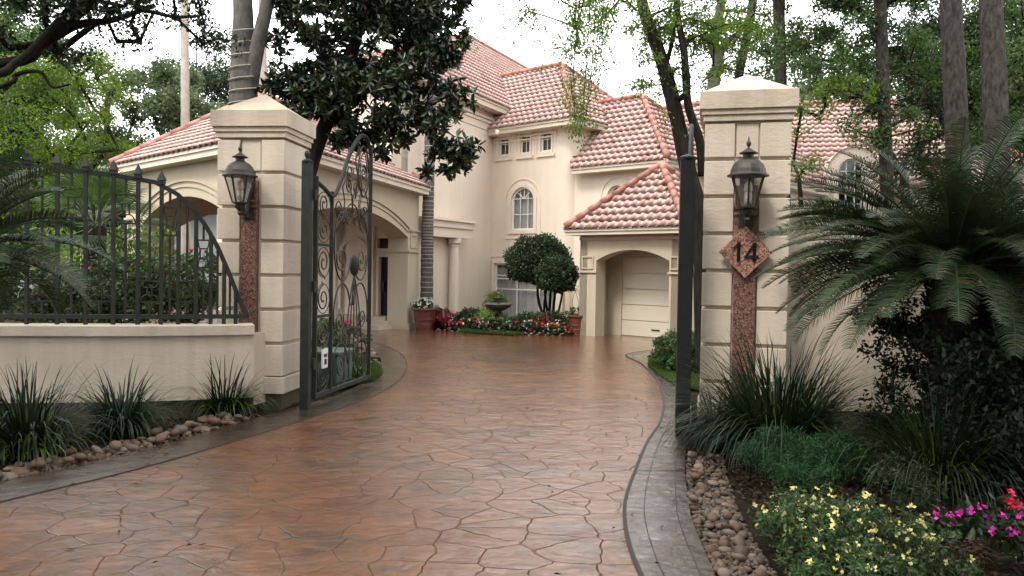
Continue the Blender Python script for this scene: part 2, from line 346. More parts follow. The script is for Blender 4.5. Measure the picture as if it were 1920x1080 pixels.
def tree(name, label, trunk, radii, ells, dens, cr, per, Lm, Wm, lm, bark, rng, ros=1, group=None, twig=.012, step=.6, six=False, down=.1, extra=None, cat='tree', sf=.35, jag=.06, bigr=None, outward=.6, flat=.75):
    tr = crom(trunk, 6); base = tr[0]; t = thing(name, label, cat, tuple(base), 0, group)
    k = len(tr); rs = np.interp(np.linspace(0, 1, k), np.linspace(0, 1, len(radii)), radii)
    mb = MB(); ph = rng.random(6) * 6
    mb.tube(tr, list(rs), 14, rfun=lambda i, a: 1 + jag * math.sin(3 * a + ph[0] + i * .35) + jag * .6 * math.sin(5 * a + ph[1] - i * .6))
    if ells:
        cl = ell_clumps(ells, dens, cr, rng)
        skeleton(mb, tr, bigr or radii[-1] * .95, cl[:, :3], rng, twig, step, startfrac=sf)
        if extra:
            for path, r in extra: mb.tube(crom(path, 5), list(np.interp(np.linspace(0, 1, (len(path) - 1) * 5 + 1), [0, 1], r)), 8)
        mb.build('trunk', bark, t, smooth=True)
        V, Fq = clump_leaves(cl, per, Lm, Wm, rng, ros, six=six, down=down, outward=outward, flat=flat); fast('crown', V, Fq, lm, t)
    else: mb.build('trunk', bark, t, smooth=True)
    return t
def E(px, py, Y, rpx, rpz, ry):
    return (tuple(P(px, py, Y)), (rpx * Y / F, ry, rpz * Y / F))
# ---------------------------------------------------------------- walls
class Wall:
    """a wall line from A (left, seen from outside) to B (right)"""
    def __init__(s, A, B):
        s.A = Vector((A[0], A[1])); s.B = Vector((B[0], B[1])); s.d = (s.B - s.A).normalized(); s.L = (s.B - s.A).length
        s.o = Vector((s.d.y, -s.d.x))
    def p(s, u, z, off=0):
        q = s.A + s.d * u + s.o * off; return Vector((q.x, q.y, z))
    def u_at(s, px):      # where the sight line of a picture column meets the wall plane
        k = ((px - 960) / F); return (k * s.A.y - s.A.x) / (s.d.x - k * s.d.y)
def arch_top(op, u):
    u0, u1, zb, zs, zt = op
    if zt <= zs: return zs
    w = (u1 - u0) / 2; h = zt - zs; c = (u0 + u1) / 2
    if h >= w * .9: return zs + h * math.sqrt(max(0, 1 - ((u - c) / w) ** 2))
    R = (w * w + h * h) / (2 * h); return zt - R + math.sqrt(max(0, R * R - (u - c) ** 2))
def wall_geo(mb, W, z0, z1, th, ops=(), u0=None, u1=None):
    us = {0 if u0 is None else u0, W.L if u1 is None else u1}
    for op in ops:
        n = 20 if op[4] > op[3] else 1
        for i in range(n + 1): us.add(op[0] + (op[1] - op[0]) * i / n)
    us = sorted(us)
    def q(*a): mb.add(a, [tuple(range(len(a)))])
    for a, b in zip(us[:-1], us[1:]):
        if b - a < 1e-5: continue
        mid = (a + b) / 2; op = next((o for o in ops if o[0] < mid < o[1]), None)
        for off in (0, -th):
            if not op: q(W.p(a, z0, off), W.p(b, z0, off), W.p(b, z1, off), W.p(a, z1, off))
            else:
                if op[2] > z0: q(W.p(a, z0, off), W.p(b, z0, off), W.p(b, op[2], off), W.p(a, op[2], off))
                ta, tb = arch_top(op, a), arch_top(op, b); q(W.p(a, ta, off), W.p(b, tb, off), W.p(b, z1, off), W.p(a, z1, off))
        if op:
            ta, tb = arch_top(op, a), arch_top(op, b); q(W.p(a, ta, 0), W.p(b, tb, 0), W.p(b, tb, -th), W.p(a, ta, -th))
            if op[2] > z0: q(W.p(a, op[2], 0), W.p(b, op[2], 0), W.p(b, op[2], -th), W.p(a, op[2], -th))
        q(W.p(a, z1, 0), W.p(b, z1, 0), W.p(b, z1, -th), W.p(a, z1, -th))
    for op in ops:
        for u in (op[0], op[1]):
            zt_ = arch_top(op, u); q(W.p(u, op[2], 0), W.p(u, zt_, 0), W.p(u, zt_, -th), W.p(u, op[2], -th))
    for u in (us[0], us[-1]): q(W.p(u, z0, 0), W.p(u, z1, 0), W.p(u, z1, -th), W.p(u, z0, -th))
def outline(op, off=0, closed_bottom=False, n=20):
    u0, u1, zb, zs, zt = op; pts = [(u0 - off, zb - (off if closed_bottom else 0)), (u0 - off, zs)]
    if zt > zs:
        for i in range(1, n):
            u = u0 + (u1 - u0) * i / n; z = arch_top(op, u); e = .01
            dz = (arch_top(op, min(u + e, u1)) - arch_top(op, max(u - e, u0))) / (2 * e); nl = math.hypot(dz, 1)
            pts.append((u - dz / nl * off, z + off / nl))
        pts.append((u1 + off, zs))
    else: pts[-1] = (u0 - off, zs + off); pts.append((u1 + off, zs + off))
    pts.append((u1 + off, zb - (off if closed_bottom else 0))); return pts
def band(mb, W, op, o1, o2, proud, base=-.002, closed=False):
    a = outline(op, o1, closed); b = outline(op, o2, closed); k = len(a); vs = []
    for (pa, pb) in zip(a, b):
        vs += [W.p(pa[0], pa[1], base), W.p(pb[0], pb[1], base), W.p(pb[0], pb[1], proud), W.p(pa[0], pa[1], proud)]
    fs = []
    rng_ = range(k) if closed else range(k - 1)
    for i in rng_:
        j = (i + 1) % k
        for c in range(4): fs.append((i * 4 + c, i * 4 + (c + 1) % 4, j * 4 + (c + 1) % 4, j * 4 + c))
    if not closed: fs += [(0, 1, 2, 3), ((k - 1) * 4 + 3, (k - 1) * 4 + 2, (k - 1) * 4 + 1, (k - 1) * 4)]
    mb.add(vs, fs)
def window(parent, W, op, inset=.1, sur=(),  cols=2, rows=(), radial=False, curtain=True, pane='pane', drape='curtain', mw=.035, name='window'):
    fr = MB(); u0, u1, zb, zs, zt = op
    band(fr, W, op, -.055, .0, -inset + .03, -inset - .03, True)
    for i in range(1, cols):
        u = u0 + (u1 - u0) * i / cols; fr.bar(W.p(u, zb + .02, -inset), W.p(u, arch_top(op, u) - .01, -inset), mw, .03)
    for z in rows: fr.bar(W.p(u0 + .02, z, -inset + .001), W.p(u1 - .02, z, -inset + .001), .03, mw)
    if radial:
        c = ((u0 + u1) / 2, zs)
        for a in (.25, .5, .75):
            an = PI * a; r = (u1 - u0) / 2; rr = r if a == .5 else r
            fr.bar(W.p(c[0], c[1], -inset + .002), W.p(c[0] + math.cos(an) * rr * .98, c[1] + math.sin(an) * min(rr, zt - zs) * .98, -inset + .002), mw, .03)
    f = fr.build(name, M['white'], parent)
    for (o1, o2, pr_, cl_) in sur:
        sm = MB(); band(sm, W, op, o1, o2, pr_, closed=cl_); sm.build('surround', M['house'], f)
    pm = MB(); pm.add([W.p(u, z, -inset - .012) for u, z in outline(op, -.03, True)], [tuple(range(len(outline(op, -.03, True))))])
    pm.build('pane', M[pane], f)
    if curtain:
        cm = MB(); n = max(8, int((u1 - u0) / .03)); pts = []
        for i in range(n + 1):
            u = u0 + (u1 - u0) * i / n; pts.append((u, -inset - .12 + .028 * math.sin(i * 1.9) + .015 * math.sin(i * .77)))
        for (ua, oa), (ub, ob) in zip(pts[:-1], pts[1:]):
            cm.add([W.p(ua, zb, oa), W.p(ub, zb, ob), W.p(ub, arch_top(op, ub), ob), W.p(ua, arch_top(op, ua), oa)], [(0, 1, 2, 3)])
        cm.build('curtain', M[drape], f)
    bk = MB(); bk.add([W.p(u, z, -inset - .3) for u, z in outline(op, .1, True)], [tuple(range(len(outline(op, .1, True))))])
    bk.build('unlit_room_panel', M['dark'], f)  # flat near-black sheet, the unlit room is put into its colour
    return f
# ---------------------------------------------------------------- tiled roofs
def tile_face(V, Fq, poly, wave=.245, course=.29, amp=.068, lip=.018, jit=None):
    """poly: eave-left, eave-right, then the rest anticlockwise seen from outside"""
    pts = [Vector(p) for p in poly]; A, B = pts[0], pts[1]; u = (B - A).normalized()
    top = sum((p for p in pts[2:]), Vector()) / (len(pts) - 2); v = (top - A) - u * (top - A).dot(u); v.normalize(); n = u.cross(v)
    if n.z < 0: n = -n
    P2 = [((p - A).dot(u), (p - A).dot(v)) for p in pts]; vmax = max(p[1] for p in P2)
    def rng_u(vv):
        vv = min(max(vv, 1e-4), vmax - 1e-4); xs = []
        for i in range(len(P2)):
            (x0, y0), (x1, y1) = P2[i], P2[(i + 1) % len(P2)]
            if (y0 - vv) * (y1 - vv) <= 0 and abs(y1 - y0) > 1e-9: xs.append(x0 + (x1 - x0) * (vv - y0) / (y1 - y0))
        return (min(xs), max(xs)) if xs else (0, 0)
    us0 = np.arange(math.floor(min(p[0] for p in P2) / wave) * wave, max(p[0] for p in P2) + wave, wave / 8)
    k = 0; vv = -.06
    A_, u_, v_, n_ = map(np.array, (tuple(A), tuple(u), tuple(v), tuple(n)))
    while vv < vmax:
        v1 = min(vv + course, vmax); a0, b0 = rng_u(max(vv, 0)); a1, b1 = rng_u(v1)
        o0 = np.clip(us0, a0, b0); o1 = np.clip(us0, a1, b1)
        ph = 2 * PI * us0 / wave; prof = amp * np.clip(np.cos(ph) + .12, 0, 1.12) ** .6 / 1.07
        jj = RNG.normal(size=len(us0) // 8 + 2) * .004; jj = np.repeat(jj, 8)[:len(us0)]
        hl = prof + lip + jj; hu = prof * .8 + 0.002
        low = A_ + o0[:, None] * u_ + vv * v_ + hl[:, None] * n_
        upp = A_ + o1[:, None] * u_ + (v1 + .03) * v_ + hu[:, None] * n_
        und = A_ + o0[:, None] * u_ + (vv + .20) * v_ + (hl * 0 - .005)[:, None] * n_
        base = sum(len(x) for x in V); m = len(us0); V.append(np.concatenate([und, low, upp]))
        i = np.arange(m - 1); ok = (o0[1:] - o0[:-1] > 1e-4) | (o1[1:] - o1[:-1] > 1e-4); i = i[ok]
        Fq.append(np.stack([i + m, i + 1 + m, i + 1 + 2 * m, i + 2 * m], 1) + base)
        Fq.append(np.stack([i, i + 1, i + 1 + m, i + m], 1) + base)
        vv += course
def ridge_caps(mb, a, b, r=.09, seg=.38):
    a, b = Vector(a), Vector(b); ln = (b - a).length; n = max(1, int(ln / seg)); t = (b - a) / n
    lift = Vector((0, 0, .07))
    for i in range(n):
        p = a + t * i + lift; q = a + t * (i + 1.08) + lift
        mb.tube([p, q], [r * 1.12, r * .92], 10)
class Roof:
    def __init__(s): s.V = []; s.F = []; s.r = []; s.e = MB()
    def face(s, poly, **k): tile_face(s.V, s.F, poly, **k); 
    def hip(s, a, b):
        m_ = MB(); ridge_caps(m_, a, b); s.r.append(m_)
    def build(s, parent, eavemat):
        o = fast('roof', np.concatenate(s.V), np.concatenate(s.F), M['tile'], parent, smooth=False)
        [m_.build('ridge', M['ridge'], o, smooth=True) for m_ in s.r]; s.e.build('eave_board', eavemat, parent)
        return o
def fascia(mb, pts, z, w=.45, h=.2, closed=False):
    """boxed eave: a board under the roof edge and a soffit running back to the wall; pts run with the building on the left"""
    k = len(pts); rngk = range(k if closed else k - 1)
    for i in rngk:
        a = Vector((*pts[i], 0)); b = Vector((*pts[(i + 1) % k], 0)); d = (b - a).normalized(); inn = Vector((-d.y, d.x, 0))
        a2 = a + inn * w + d * w; b2 = b + inn * w - d * w
        vs = []
        for zz in (z - h, z - .01):
            vs += [Vector((a.x, a.y, zz)), Vector((b.x, b.y, zz)), Vector((b2.x, b2.y, zz)), Vector((a2.x, a2.y, zz))]
        mb.add(vs, [(0, 3, 2, 1), (4, 5, 6, 7), (0, 1, 5, 4), (1, 2, 6, 5), (2, 3, 7, 6), (3, 0, 4, 7)])
        # crown strip
        o = -inn * .035
        mb.bar(a + o * .5 + Vector((0, 0, z - .045)), b + o * .5 + Vector((0, 0, z - .045)), .04, .07)
def V2(x, y): return Vector((x, y))
# ---------------------------------------------------------------- MAIN HOUSE (everything turned about 45 degrees to the view)
av = V2(.74, -.673).normalized(); bv = V2(-av.y, av.x)
house = thing('house', 'large cream stucco two storey house with stepped pink tile hip roofs beyond the driveway', 'house', (0, 28, 0))
def z3(p, z): return Vector((p.x, p.y, z))
def hiproof(R, Cn, La, wb, ez, ph, faces='fr', cut=None):
    """Cn = front-right eave corner; runs back-left La along -a and wb along b"""
    A0 = Cn - av * La; D = Cn + bv * wb; D0 = A0 + bv * wb
    r1 = Cn - av * wb / 2 + bv * wb / 2; r0 = A0 + bv * wb / 2 + av * wb / 2 * (1 if 'h' in faces else 0)
    A0 = Cn - av * (cut or La)
    R.face([z3(A0, ez), z3(Cn, ez), z3(r1, ph), z3(r0, ph)])
    R.face([z3(Cn, ez), z3(D, ez), z3(r1, ph)])
    R.face([z3(D, ez), z3(D0, ez), z3(r0, ph), z3(r1, ph)])
    R.hip(z3(Cn, ez), z3(r1, ph)); R.hip(z3(D, ez), z3(r1, ph)); R.hip(z3(r1, ph), z3(r0, ph))
    if 'h' in faces: R.face([z3(D0, ez), z3(A0, ez), z3(r0, ph)]); R.hip(z3(A0, ez), z3(r0, ph))
    return A0, Cn, D, D0
R = Roof(); ov = .42
walls = MB(); mould = MB()
# W2 projecting bay
C2 = V2(1.87, 25.5); a0, c, d, d0 = hiproof(R, C2, 8.5, 5.72, 6.62, 9.25)
fascia(R.e, [(a0.x, a0.y), (c.x, c.y), (d.x, d.y)], 6.62, ov, .21)
wc = C2 + (-av + bv) * ov
W2f = Wall(wc - av * 7.5, wc - av * .55); 
def w2op(pxl, pxr, ytop, ybot, yspring=None, W=None):
    W = W or W2f; u0, u1 = W.u_at(pxl), W.u_at(pxr); Y = (W.p(u0, 0).y + W.p(u1, 0).y) / 2; pm_ = (pxl + pxr) / 2
    zt, zb = P(pm_, ytop, Y).z, P(pm_, ybot, Y).z; zs = P(pm_, yspring, Y).z if yspring else zt
    return (u0, u1, zb, zs, zt)
small = [w2op(932, 951, 257, 292), w2op(971.5, 990, 251, 288), w2op(1010, 1030, 246, 284)]
arched = w2op(957, 999, 351, 431, 372)
# lower big window behind the topiary
low = w2op(927, 1052, 494, 606)
zA = (low[4] + arched[2]) / 2; zB = (arched[4] + small[0][2]) / 2
wall_geo(walls, W2f, 0, zA, .35, [low]); wall_geo(walls, W2f, zA, zB, .35, [arched]); wall_geo(walls, W2f, zB, 6.55, .35, small)
# rounded corner of the bay
cc = wc - av * .55 + bv * .55; arc = []
for i in range(9):
    an = i / 8 * PI / 2; arc.append(cc - bv * .55 * math.cos(an) + av * .55 * math.sin(an))
for p, q in zip(arc[:-1], arc[1:]):
    walls.add([z3(p, 0), z3(q, 0), z3(q, 6.55), z3(p, 6.55)], [(0, 1, 2, 3)])
W2s = Wall(arc[-1], wc + bv * 4.9); wall_geo(walls, W2s, 0, 6.55, .35)
for s_ in small:
    f = window(house, W2f, s_, .06, ((.0, .06, .045, True), (.17, .20, .02, True)), 2, [s_[2] + (s_[3] - s_[2]) * .62], curtain=True, pane='panedark', mw=.022, name='small_window')
    sb_ = MB(); sb_.box((0, 0, 0), (1, 1, 1), M4=Matrix.Translation(W2f.p((s_[0] + s_[1]) / 2, s_[2] - .12, .03)) @ Matrix.Rotation(math.atan2(W2f.d.y, W2f.d.x), 4, 'Z') @ Matrix.Diagonal((s_[1] - s_[0] + .3, .07, .10, 1))); sb_.build('sill', M['house'], f)
window(house, W2f, arched, .07, ((.0, .13, .05, True), (.26, .31, .03, True)), 3, [arched[3] + .0, arched[2] + (arched[3] - arched[2]) * .5], radial=True, curtain=True, name='arched_window', mw=.024)
zt_ = low[4] - .42
window(house, W2f, low, .08, ((0, .1, .05, False), (.22, .27, .03, False)), 3, [zt_, zt_ - .12, low[4] - .9], curtain=True, name='picture_window', mw=.035)
# thin cornice under the W2 eave
for z_, p_ in ((6.3, .05), (6.18, .03)):
    mould.bar(W2f.p(0, z_, p_ / 2), W2f.p(W2f.L, z_, p_ / 2), p_, .06)
# W3 lower bay behind the garage
C3 = V2(4.49, 23.55); a0, c, d, d0 = hiproof(R, C3, 6.2, 5.12, 5.06, 7.62, cut=3.55)
fascia(R.e, [(a0.x, a0.y), (c.x, c.y), (d.x, d.y)], 5.06, ov, .2)
w3c = C3 + (-av + bv) * ov; W3f = Wall(w3c - av * 3.4, w3c)
u0, u1 = W3f.u_at(1136), W3f.u_at(1172); zt = P(1154, 348, 25.3).z
ar3 = (u0, u1, zt - 1.7, zt - (u1 - u0) / 2, zt)
wall_geo(walls, W3f, 0, 5, .35, [ar3]); W3s = Wall(w3c, w3c + bv * 4.5); wall_geo(walls, W3s, 0, 5, .35)
window(house, W3f, ar3, .08, ((0, .12, .05, True), (.24, .29, .03, True)), 2, [ar3[3], ar3[3] - .6], radial=True, curtain=False, pane='panedark', name='arched_window', mw=.03)
# W4: still lower roof stepping back to the right, and the long right wing
C4 = C3 + av * 2.2 + bv * 3.2; a0, c, d, d0 = hiproof(R, C4, 7, 6.5, 4.6, 8.0); fascia(R.e, [(a0.x, a0.y), (c.x, c.y), (d.x, d.y)], 4.6, ov, .2)
w4c = C4 + (-av + bv) * ov; wall_geo(walls, Wall(w4c - av * 6, w4c), 0, 4.55, .35); wall_geo(walls, Wall(w4c, w4c + bv * 5.5), 0, 4.55, .35)
# W1 tall block at the left
e1 = V2(.43, .90).normalized(); n1 = V2(-e1.y, e1.x)
E0 = V2(-3.05, 22.6); ez1 = 7.45; E2 = E0 + e1 * 10.5; apx = E0 + e1 * 11.1 + n1 * 3.4
R1 = V2(-1.95, 32.6)
hr = 11.1
R.face([z3(E0, ez1), z3(E0 + e1 * 14, ez1), z3(R1 + e1 * 6.5, hr), z3(R1, hr)])
Rl = R1 + n1 * 2.2; El = E0 + n1 * 3.2
R.face([z3(El, ez1), z3(E0, ez1), z3(R1, hr), z3(Rl, hr)])
R.hip(z3(E0, ez1), z3(R1, hr)); R.hip(z3(R1, hr), z3(R1 + e1 * 6.5, hr)); R.hip(z3(R1, hr), z3(Rl, hr)); R.face([z3(El + e1 * 14, ez1), z3(El, ez1), z3(Rl, hr)]); R.hip(z3(El, ez1), z3(Rl, hr))
Eb = E0 + e1 * 14
R.face([z3(Eb, ez1), z3(Eb + n1 * 10, ez1), z3(R1 + e1 * 6.5, hr)])
fascia(R.e, [((El + e1 * 12).x, (El + e1 * 12).y), (El.x, El.y), (E0.x, E0.y), (Eb.x, Eb.y)], ez1, .45, .24)
w1c = E0 + e1 * .45 + n1 * .45
W1 = Wall(w1c, w1c + e1 * 12); wall_geo(walls, W1, 0, 7.35, .35)
for z_, p_ in ((7.0, .09), (6.88, .05), (6.6, .03)): mould.bar(W1.p(0, z_, p_ / 2), W1.p(W1.L, z_, p_ / 2), p_, .09 if p_ > .04 else .03)
W1l = Wall(w1c + n1 * 2.3, w1c); 
shut = w2op(797, 810, 378, 400, W=W1)
# entrance wall seen through the carport
W0 = Wall((-10.2, 27.6), (-5.32, 24.25)); WE = W1l
dr = (WE.u_at(711), WE.u_at(737), .33, 2.05, 2.05); tr_ = (WE.u_at(708), WE.u_at(740), 2.3, 2.6, 2.6)
nich = (WE.u_at(640), WE.u_at(688), .5, 2.1, 2.55)
wall_geo(walls, W0, 0, 4.3, .3, []); wall_geo(walls, Wall(w1c + n1 * 2.3 + e1 * 10, w1c + n1 * 2.3), 0, 7.35, .35); wall_geo(walls, WE, 0, 2.18, .35, [dr]); wall_geo(walls, WE, 2.18, 7.35, .35, [tr_])
band(mould, WE, dr, 0, .08, .05); band(mould, WE, tr_, 0, .05, .04, closed=True); band(mould, WE, nich, 0, .08, .06)
for u_ in (WE.u_at(699),):
    mould.box(WE.p(u_, 1.95, .06), (.16, .12, 3.9), math.atan2(WE.d.y, WE.d.x))
dm = MB(); dm.box(WE.p((dr[0] + dr[1]) / 2, 1.19, -.12), (dr[1] - dr[0], .06, 1.72), math.atan2(WE.d.y, WE.d.x)); dob = dm.build('front_door', M['iron2'], house)
MB().box(WE.p(dr[0] + .12, 1.2, -.05), (.04, .08, .3), math.atan2(WE.d.y, WE.d.x)).build('handle', M['bronze'], dob)
MB().box(WE.p((tr_[0] + tr_[1]) / 2, 2.45, -.1), (tr_[1] - tr_[0], .05, .3), math.atan2(WE.d.y, WE.d.x)).build('transom', M['panedark'], house)
st = MB()
for k, (h_, w_) in enumerate(((.33, .5), (.22, .8), (.11, 1.1))):
    a_ = WE.p(0.2, 0, w_ / 2); b_ = WE.p(WE.L - .1, 0, w_ / 2); st.box(((a_ + b_) / 2)[:2] + (h_ / 2,), (WE.L - .4 + k * .2, w_, h_), math.atan2(WE.d.y, WE.d.x))
st.build('entrance_steps', M['khaki'], house)
# small portico between carport and bay
pa, pb = P(799, 500, 23.9), P(886, 500, 26.2)
WP = Wall((pa.x, pa.y), (pb.x, pb.y)); zP = 3.35
ent_ = MB()
for h0, h1, pr in ((2.72, 3.02, .0), (3.02, 3.22, .06), (3.22, 3.30, .14)):
    mb_ = ent_; A_, B_ = WP.p(0, 0, pr), WP.p(WP.L, 0, pr); A2, B2 = WP.p(0, 0, -1.3), WP.p(WP.L, 0, -1.1)
    ent_.prism([A_, B_, B2, A2], h0, h1)
ent_.build('portico_beam', M['house'], house)
for px_, r_ in ((861, .165), (846, .12)):
    u_ = WP.u_at(px_); q_ = WP.p(u_, 0, -.2 if r_ > .15 else -.75)
    prof = [(r_ * 1.35, .0), (r_ * 1.35, .12), (r_ * 1.1, .16), (r_ * 1.02, .3), (r_, 1.2), (r_ * .86, 2.42), (r_ * .95, 2.45), (r_ * .95, 2.5), (r_ * 1.3, 2.56), (r_ * 1.3, 2.72)]
    MB().lathe(prof, q_, 20).build('column', M['house'], house, smooth=False)
# added khaki panel behind the columns, its darker colour stands for the porch shade
rec = MB(); rec.prism([WP.p(.1, 0, -1.28), WP.p(WP.u_at(853), 0, -1.28), WP.p(WP.u_at(853), 0, -1.2), WP.p(.1, 0, -1.2)], 0, 2.72); rec.build('porch_shade_panel', M['khaki'], house)
# right wing with the arched wall dormer
WR = Wall((6.3, 28.6), (17.5, 26.2)); ezR = 4.75; rr_ = 8.25
rd = WR.d; rn = -WR.o
e0, e1_ = WR.A - rd * .5 - rn * .45, WR.B + rd * .5 - rn * .45
q0, q1 = e0 + rn * 7.5, e1_ + rn * 7.5
m0, m1 = e0 + rn * 3.75, e1_ + rn * 3.75 - rd * 3.9
R.face([z3(e0, ezR), z3(e1_, ezR), z3(m1, rr_), z3(m0, rr_)]); R.face([z3(e1_, ezR), z3(q1, ezR), z3(m1, rr_)]); R.face([z3(q1, ezR), z3(q0, ezR), z3(m0, rr_), z3(m1, rr_)])
R.hip(z3(m0, rr_), z3(m1, rr_)); R.hip(z3(e1_, ezR), z3(m1, rr_)); fascia(R.e, [(e0.x, e0.y), (e1_.x, e1_.y), (q1.x, q1.y)], ezR, .45, .2)
wall_geo(walls, WR, 0, 4.7, .35, []); wall_geo(walls, Wall(WR.B, WR.B + rn * 6.6), 0, 4.7, .35)
WD = Wall(WR.p(WR.u_at(1538), 0, .56)[:2], WR.p(WR.u_at(1642), 0, .56)[:2])
dop = (WD.u_at(1566), WD.u_at(1614), P(1590, 420, WD.A.y).z, 0, P(1590, 299, WD.A.y).z); dop = (dop[0], dop[1], dop[2], dop[4] - (dop[1] - dop[0]) / 2, dop[4])
dtop = P(1590, 277, WD.A.y).z; hw = WD.L / 2
# dormer wall with a round head
pts = [(0, 2.5)] + [(hw - hw * math.cos(PI * i / 18), dtop - hw + hw * math.sin(PI * i / 18)) for i in range(19)] + [(2 * hw, 2.5)]
bmx = MB(); n_ = 24
for i in range(n_):
    ua, ub = WD.L * i / n_, WD.L * (i + 1) / n_
    f_ = lambda u: dtop - hw + math.sqrt(max(0, hw * hw - (u - hw) ** 2))
    g_ = lambda u: arch_top(dop, min(max(u, dop[0]), dop[1])) if dop[0] < (ua + ub) / 2 < dop[1] else dop[2]
    inn_ = dop[0] < (ua + ub) / 2 < dop[1]
    bmx.add([WD.p(ua, g_(ua) if inn_ else 2.5), WD.p(ub, g_(ub) if inn_ else 2.5), WD.p(ub, f_(ub)), WD.p(ua, f_(ua))], [(0, 1, 2, 3)])
    if inn_: bmx.add([WD.p(ua, g_(ua)), WD.p(ub, g_(ub)), WD.p(ub, g_(ub), -.3), WD.p(ua, g_(ua), -.3)], [(0, 1, 2, 3)])
    bmx.add([WD.p(ua, f_(ua), .06), WD.p(ub, f_(ub), .06), WD.p(ub, f_(ub), -2.6), WD.p(ua, f_(ua), -2.6)], [(0, 1, 2, 3)])
    if inn_: bmx.add([WD.p(ua, 2.5), WD.p(ub, 2.5), WD.p(ub, dop[2]), WD.p(ua, dop[2])], [(0, 1, 2, 3)])
for u in (0, WD.L): bmx.add([WD.p(u, 0, 0), WD.p(u, 0, -2.6), WD.p(u, dtop - hw, -2.6), WD.p(u, dtop - hw, 0)], [(0, 1, 2, 3)])
bmx.add([WD.p(0, 0), WD.p(WD.L, 0), WD.p(WD.L, 2.5), WD.p(0, 2.5)], [(0, 1, 2, 3)])
bmx.build('dormer', M['house'], house)
window(house, WD, dop, .1, ((0, .12, .05, True),), 3, [dop[3], dop[3] - .55, dop[3] - 1.1], radial=False, curtain=False, pane='panedark', name='arched_window', mw=.04)
R.build(house, M['trim']); walls.build('wall', M['house'], house); mould.build('moulding', M['house'], house)
# louvred shutter and little camera under the eave
cm_ = P(932, 250, 27.2); MB().lathe([(.03, .12), (.07, .09), (.075, .0), (.04, -.06)], cm_, 10).build('security_camera', M['white'], house, smooth=True)
# ---------------------------------------------------------------- GARAGE pavilion
gar = thing('garage', 'khaki garage with arched doorway and pink pyramid roof right of the round tree', 'garage', (2.8, 21, 0))
R = Roof(); G0 = V2(1.40, 21.6); S = 3.68; ez = 2.86
g1 = G0 + av * S; g2 = g1 + bv * S; g3 = G0 + bv * S; ap = (G0 + g2) / 2
c4 = [G0, g1, g2, g3]
for i in range(4):
    R.face([z3(c4[i], ez), z3(c4[(i + 1) % 4], ez), z3(ap, 4.60)], wave=.25, course=.28); R.hip(z3(c4[i], ez), z3(ap, 4.60))
fascia(R.e, [(p.x, p.y) for p in c4], ez, .3, .17, closed=True)
R.build(gar, M['trim'])
i_ = .3; w = [G0 + (av + bv) * i_, g1 + (-av + bv) * i_, g2 - (av + bv) * i_, g3 + (av - bv) * i_]
WG = Wall(w[0], w[1]); ua, ub = WG.u_at(1117), WG.u_at(1254)
gop = (ua, ub, 0, 2.02, 2.30)
gm = MB(); wall_geo(gm, WG, 0, 2.72, .42, [gop]); wall_geo(gm, Wall(w[1], w[2]), 0, 2.72, .25); wall_geo(gm, Wall(w[3], w[0]), 0, 2.72, .25); wall_geo(gm, Wall(w[2], w[3]), 0, 2.72, .25)
# inner wall with the door opening
ud0, ud1 = ua + .18, ub + .05
WG2 = Wall(WG.p(0.26, 0, -.95)[:2], WG.p(WG.L - .26, 0, -.95)[:2]); gop2 = (ud0 - .26, ud1 - .26 + .05, 0, 2.12, 2.14)
wall_geo(gm, WG2, 0, 2.7, .15, [(gop2[0], gop2[1], 0, 2.12, 2.12)])
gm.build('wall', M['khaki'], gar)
gt = MB(); an = math.atan2(WG.d.y, WG.d.x)
for (x0, x1) in ((0.0, ua), (ub, WG.L)):
    mid = (x0 + x1) / 2; wd = x1 - x0
    gt.box(WG.p(mid, 1.72, .02), (wd + .06, .05, .05), an)
    op_ = (mid - wd * .28, mid + wd * .28, 1.83, 2.1, 2.1); band(gt, WG, op_, 0, .035, .03, closed=True)
gt.bar(WG.p(0, 2.6, .02), WG.p(WG.L, 2.6, .02), .05, .08)
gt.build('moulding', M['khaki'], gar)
gd = MB(); nP = 5
for k in range(nP):
    h_ = 2.12 / nP; gd.box(WG2.p((gop2[0] + gop2[1]) / 2, h_ * (k + .5), -.07), (gop2[1] - gop2[0], .05, h_ - .018), an)
gd.box(WG2.p((gop2[0] + gop2[1]) / 2, 1.06, -.1), (gop2[1] - gop2[0], .03, 2.12), an)
gdo = gd.build('garage_door', M['garage'], gar); MB().box(WG2.p((gop2[0] + gop2[1]) / 2, .2, -.035), (.25, .03, .03), an).build('handle', M['iron2'], gdo)
# ---------------------------------------------------------------- CARPORT (porte-cochere) at the left
cp = thing('carport', 'khaki carport with wide arched openings and pink tile hip roof behind the left gate', 'carport', (-6, 20, 0))
p0, p1, p2 = V2(-9.7, 19.3), V2(-4.55, 14.4), V2(-2.43, 23.6); ez = 4.08
Q1 = V2(-6.5, 20.5); dB = (p2 - p1).normalized(); Q2 = Q1 + dB * 4.3; p3 = p0 + V2(1.6, 8.2)
qz = 6.05
R = Roof(); R.face([z3(p0, ez), z3(p1, ez), z3(Q1, qz)]); R.face([z3(p1, ez), z3(p2, ez), z3(Q2, qz), z3(Q1, qz)]); R.face([z3(p2, ez), z3(p3, ez), z3(Q2, qz)]); R.face([z3(p3, ez), z3(p0, ez), z3(Q1, qz), z3(Q2, qz)])
for a_, b_ in ((p0, Q1), (p1, Q1), (p2, Q2), (p3, Q2)): R.hip(z3(a_, ez), z3(b_, qz))
R.hip(z3(Q1, qz), z3(Q2, qz))
fascia(R.e, [(p.x, p.y) for p in (p0, p1, p2, p3)], ez, .35, .2, closed=True)
R.build(cp, M['trim'])
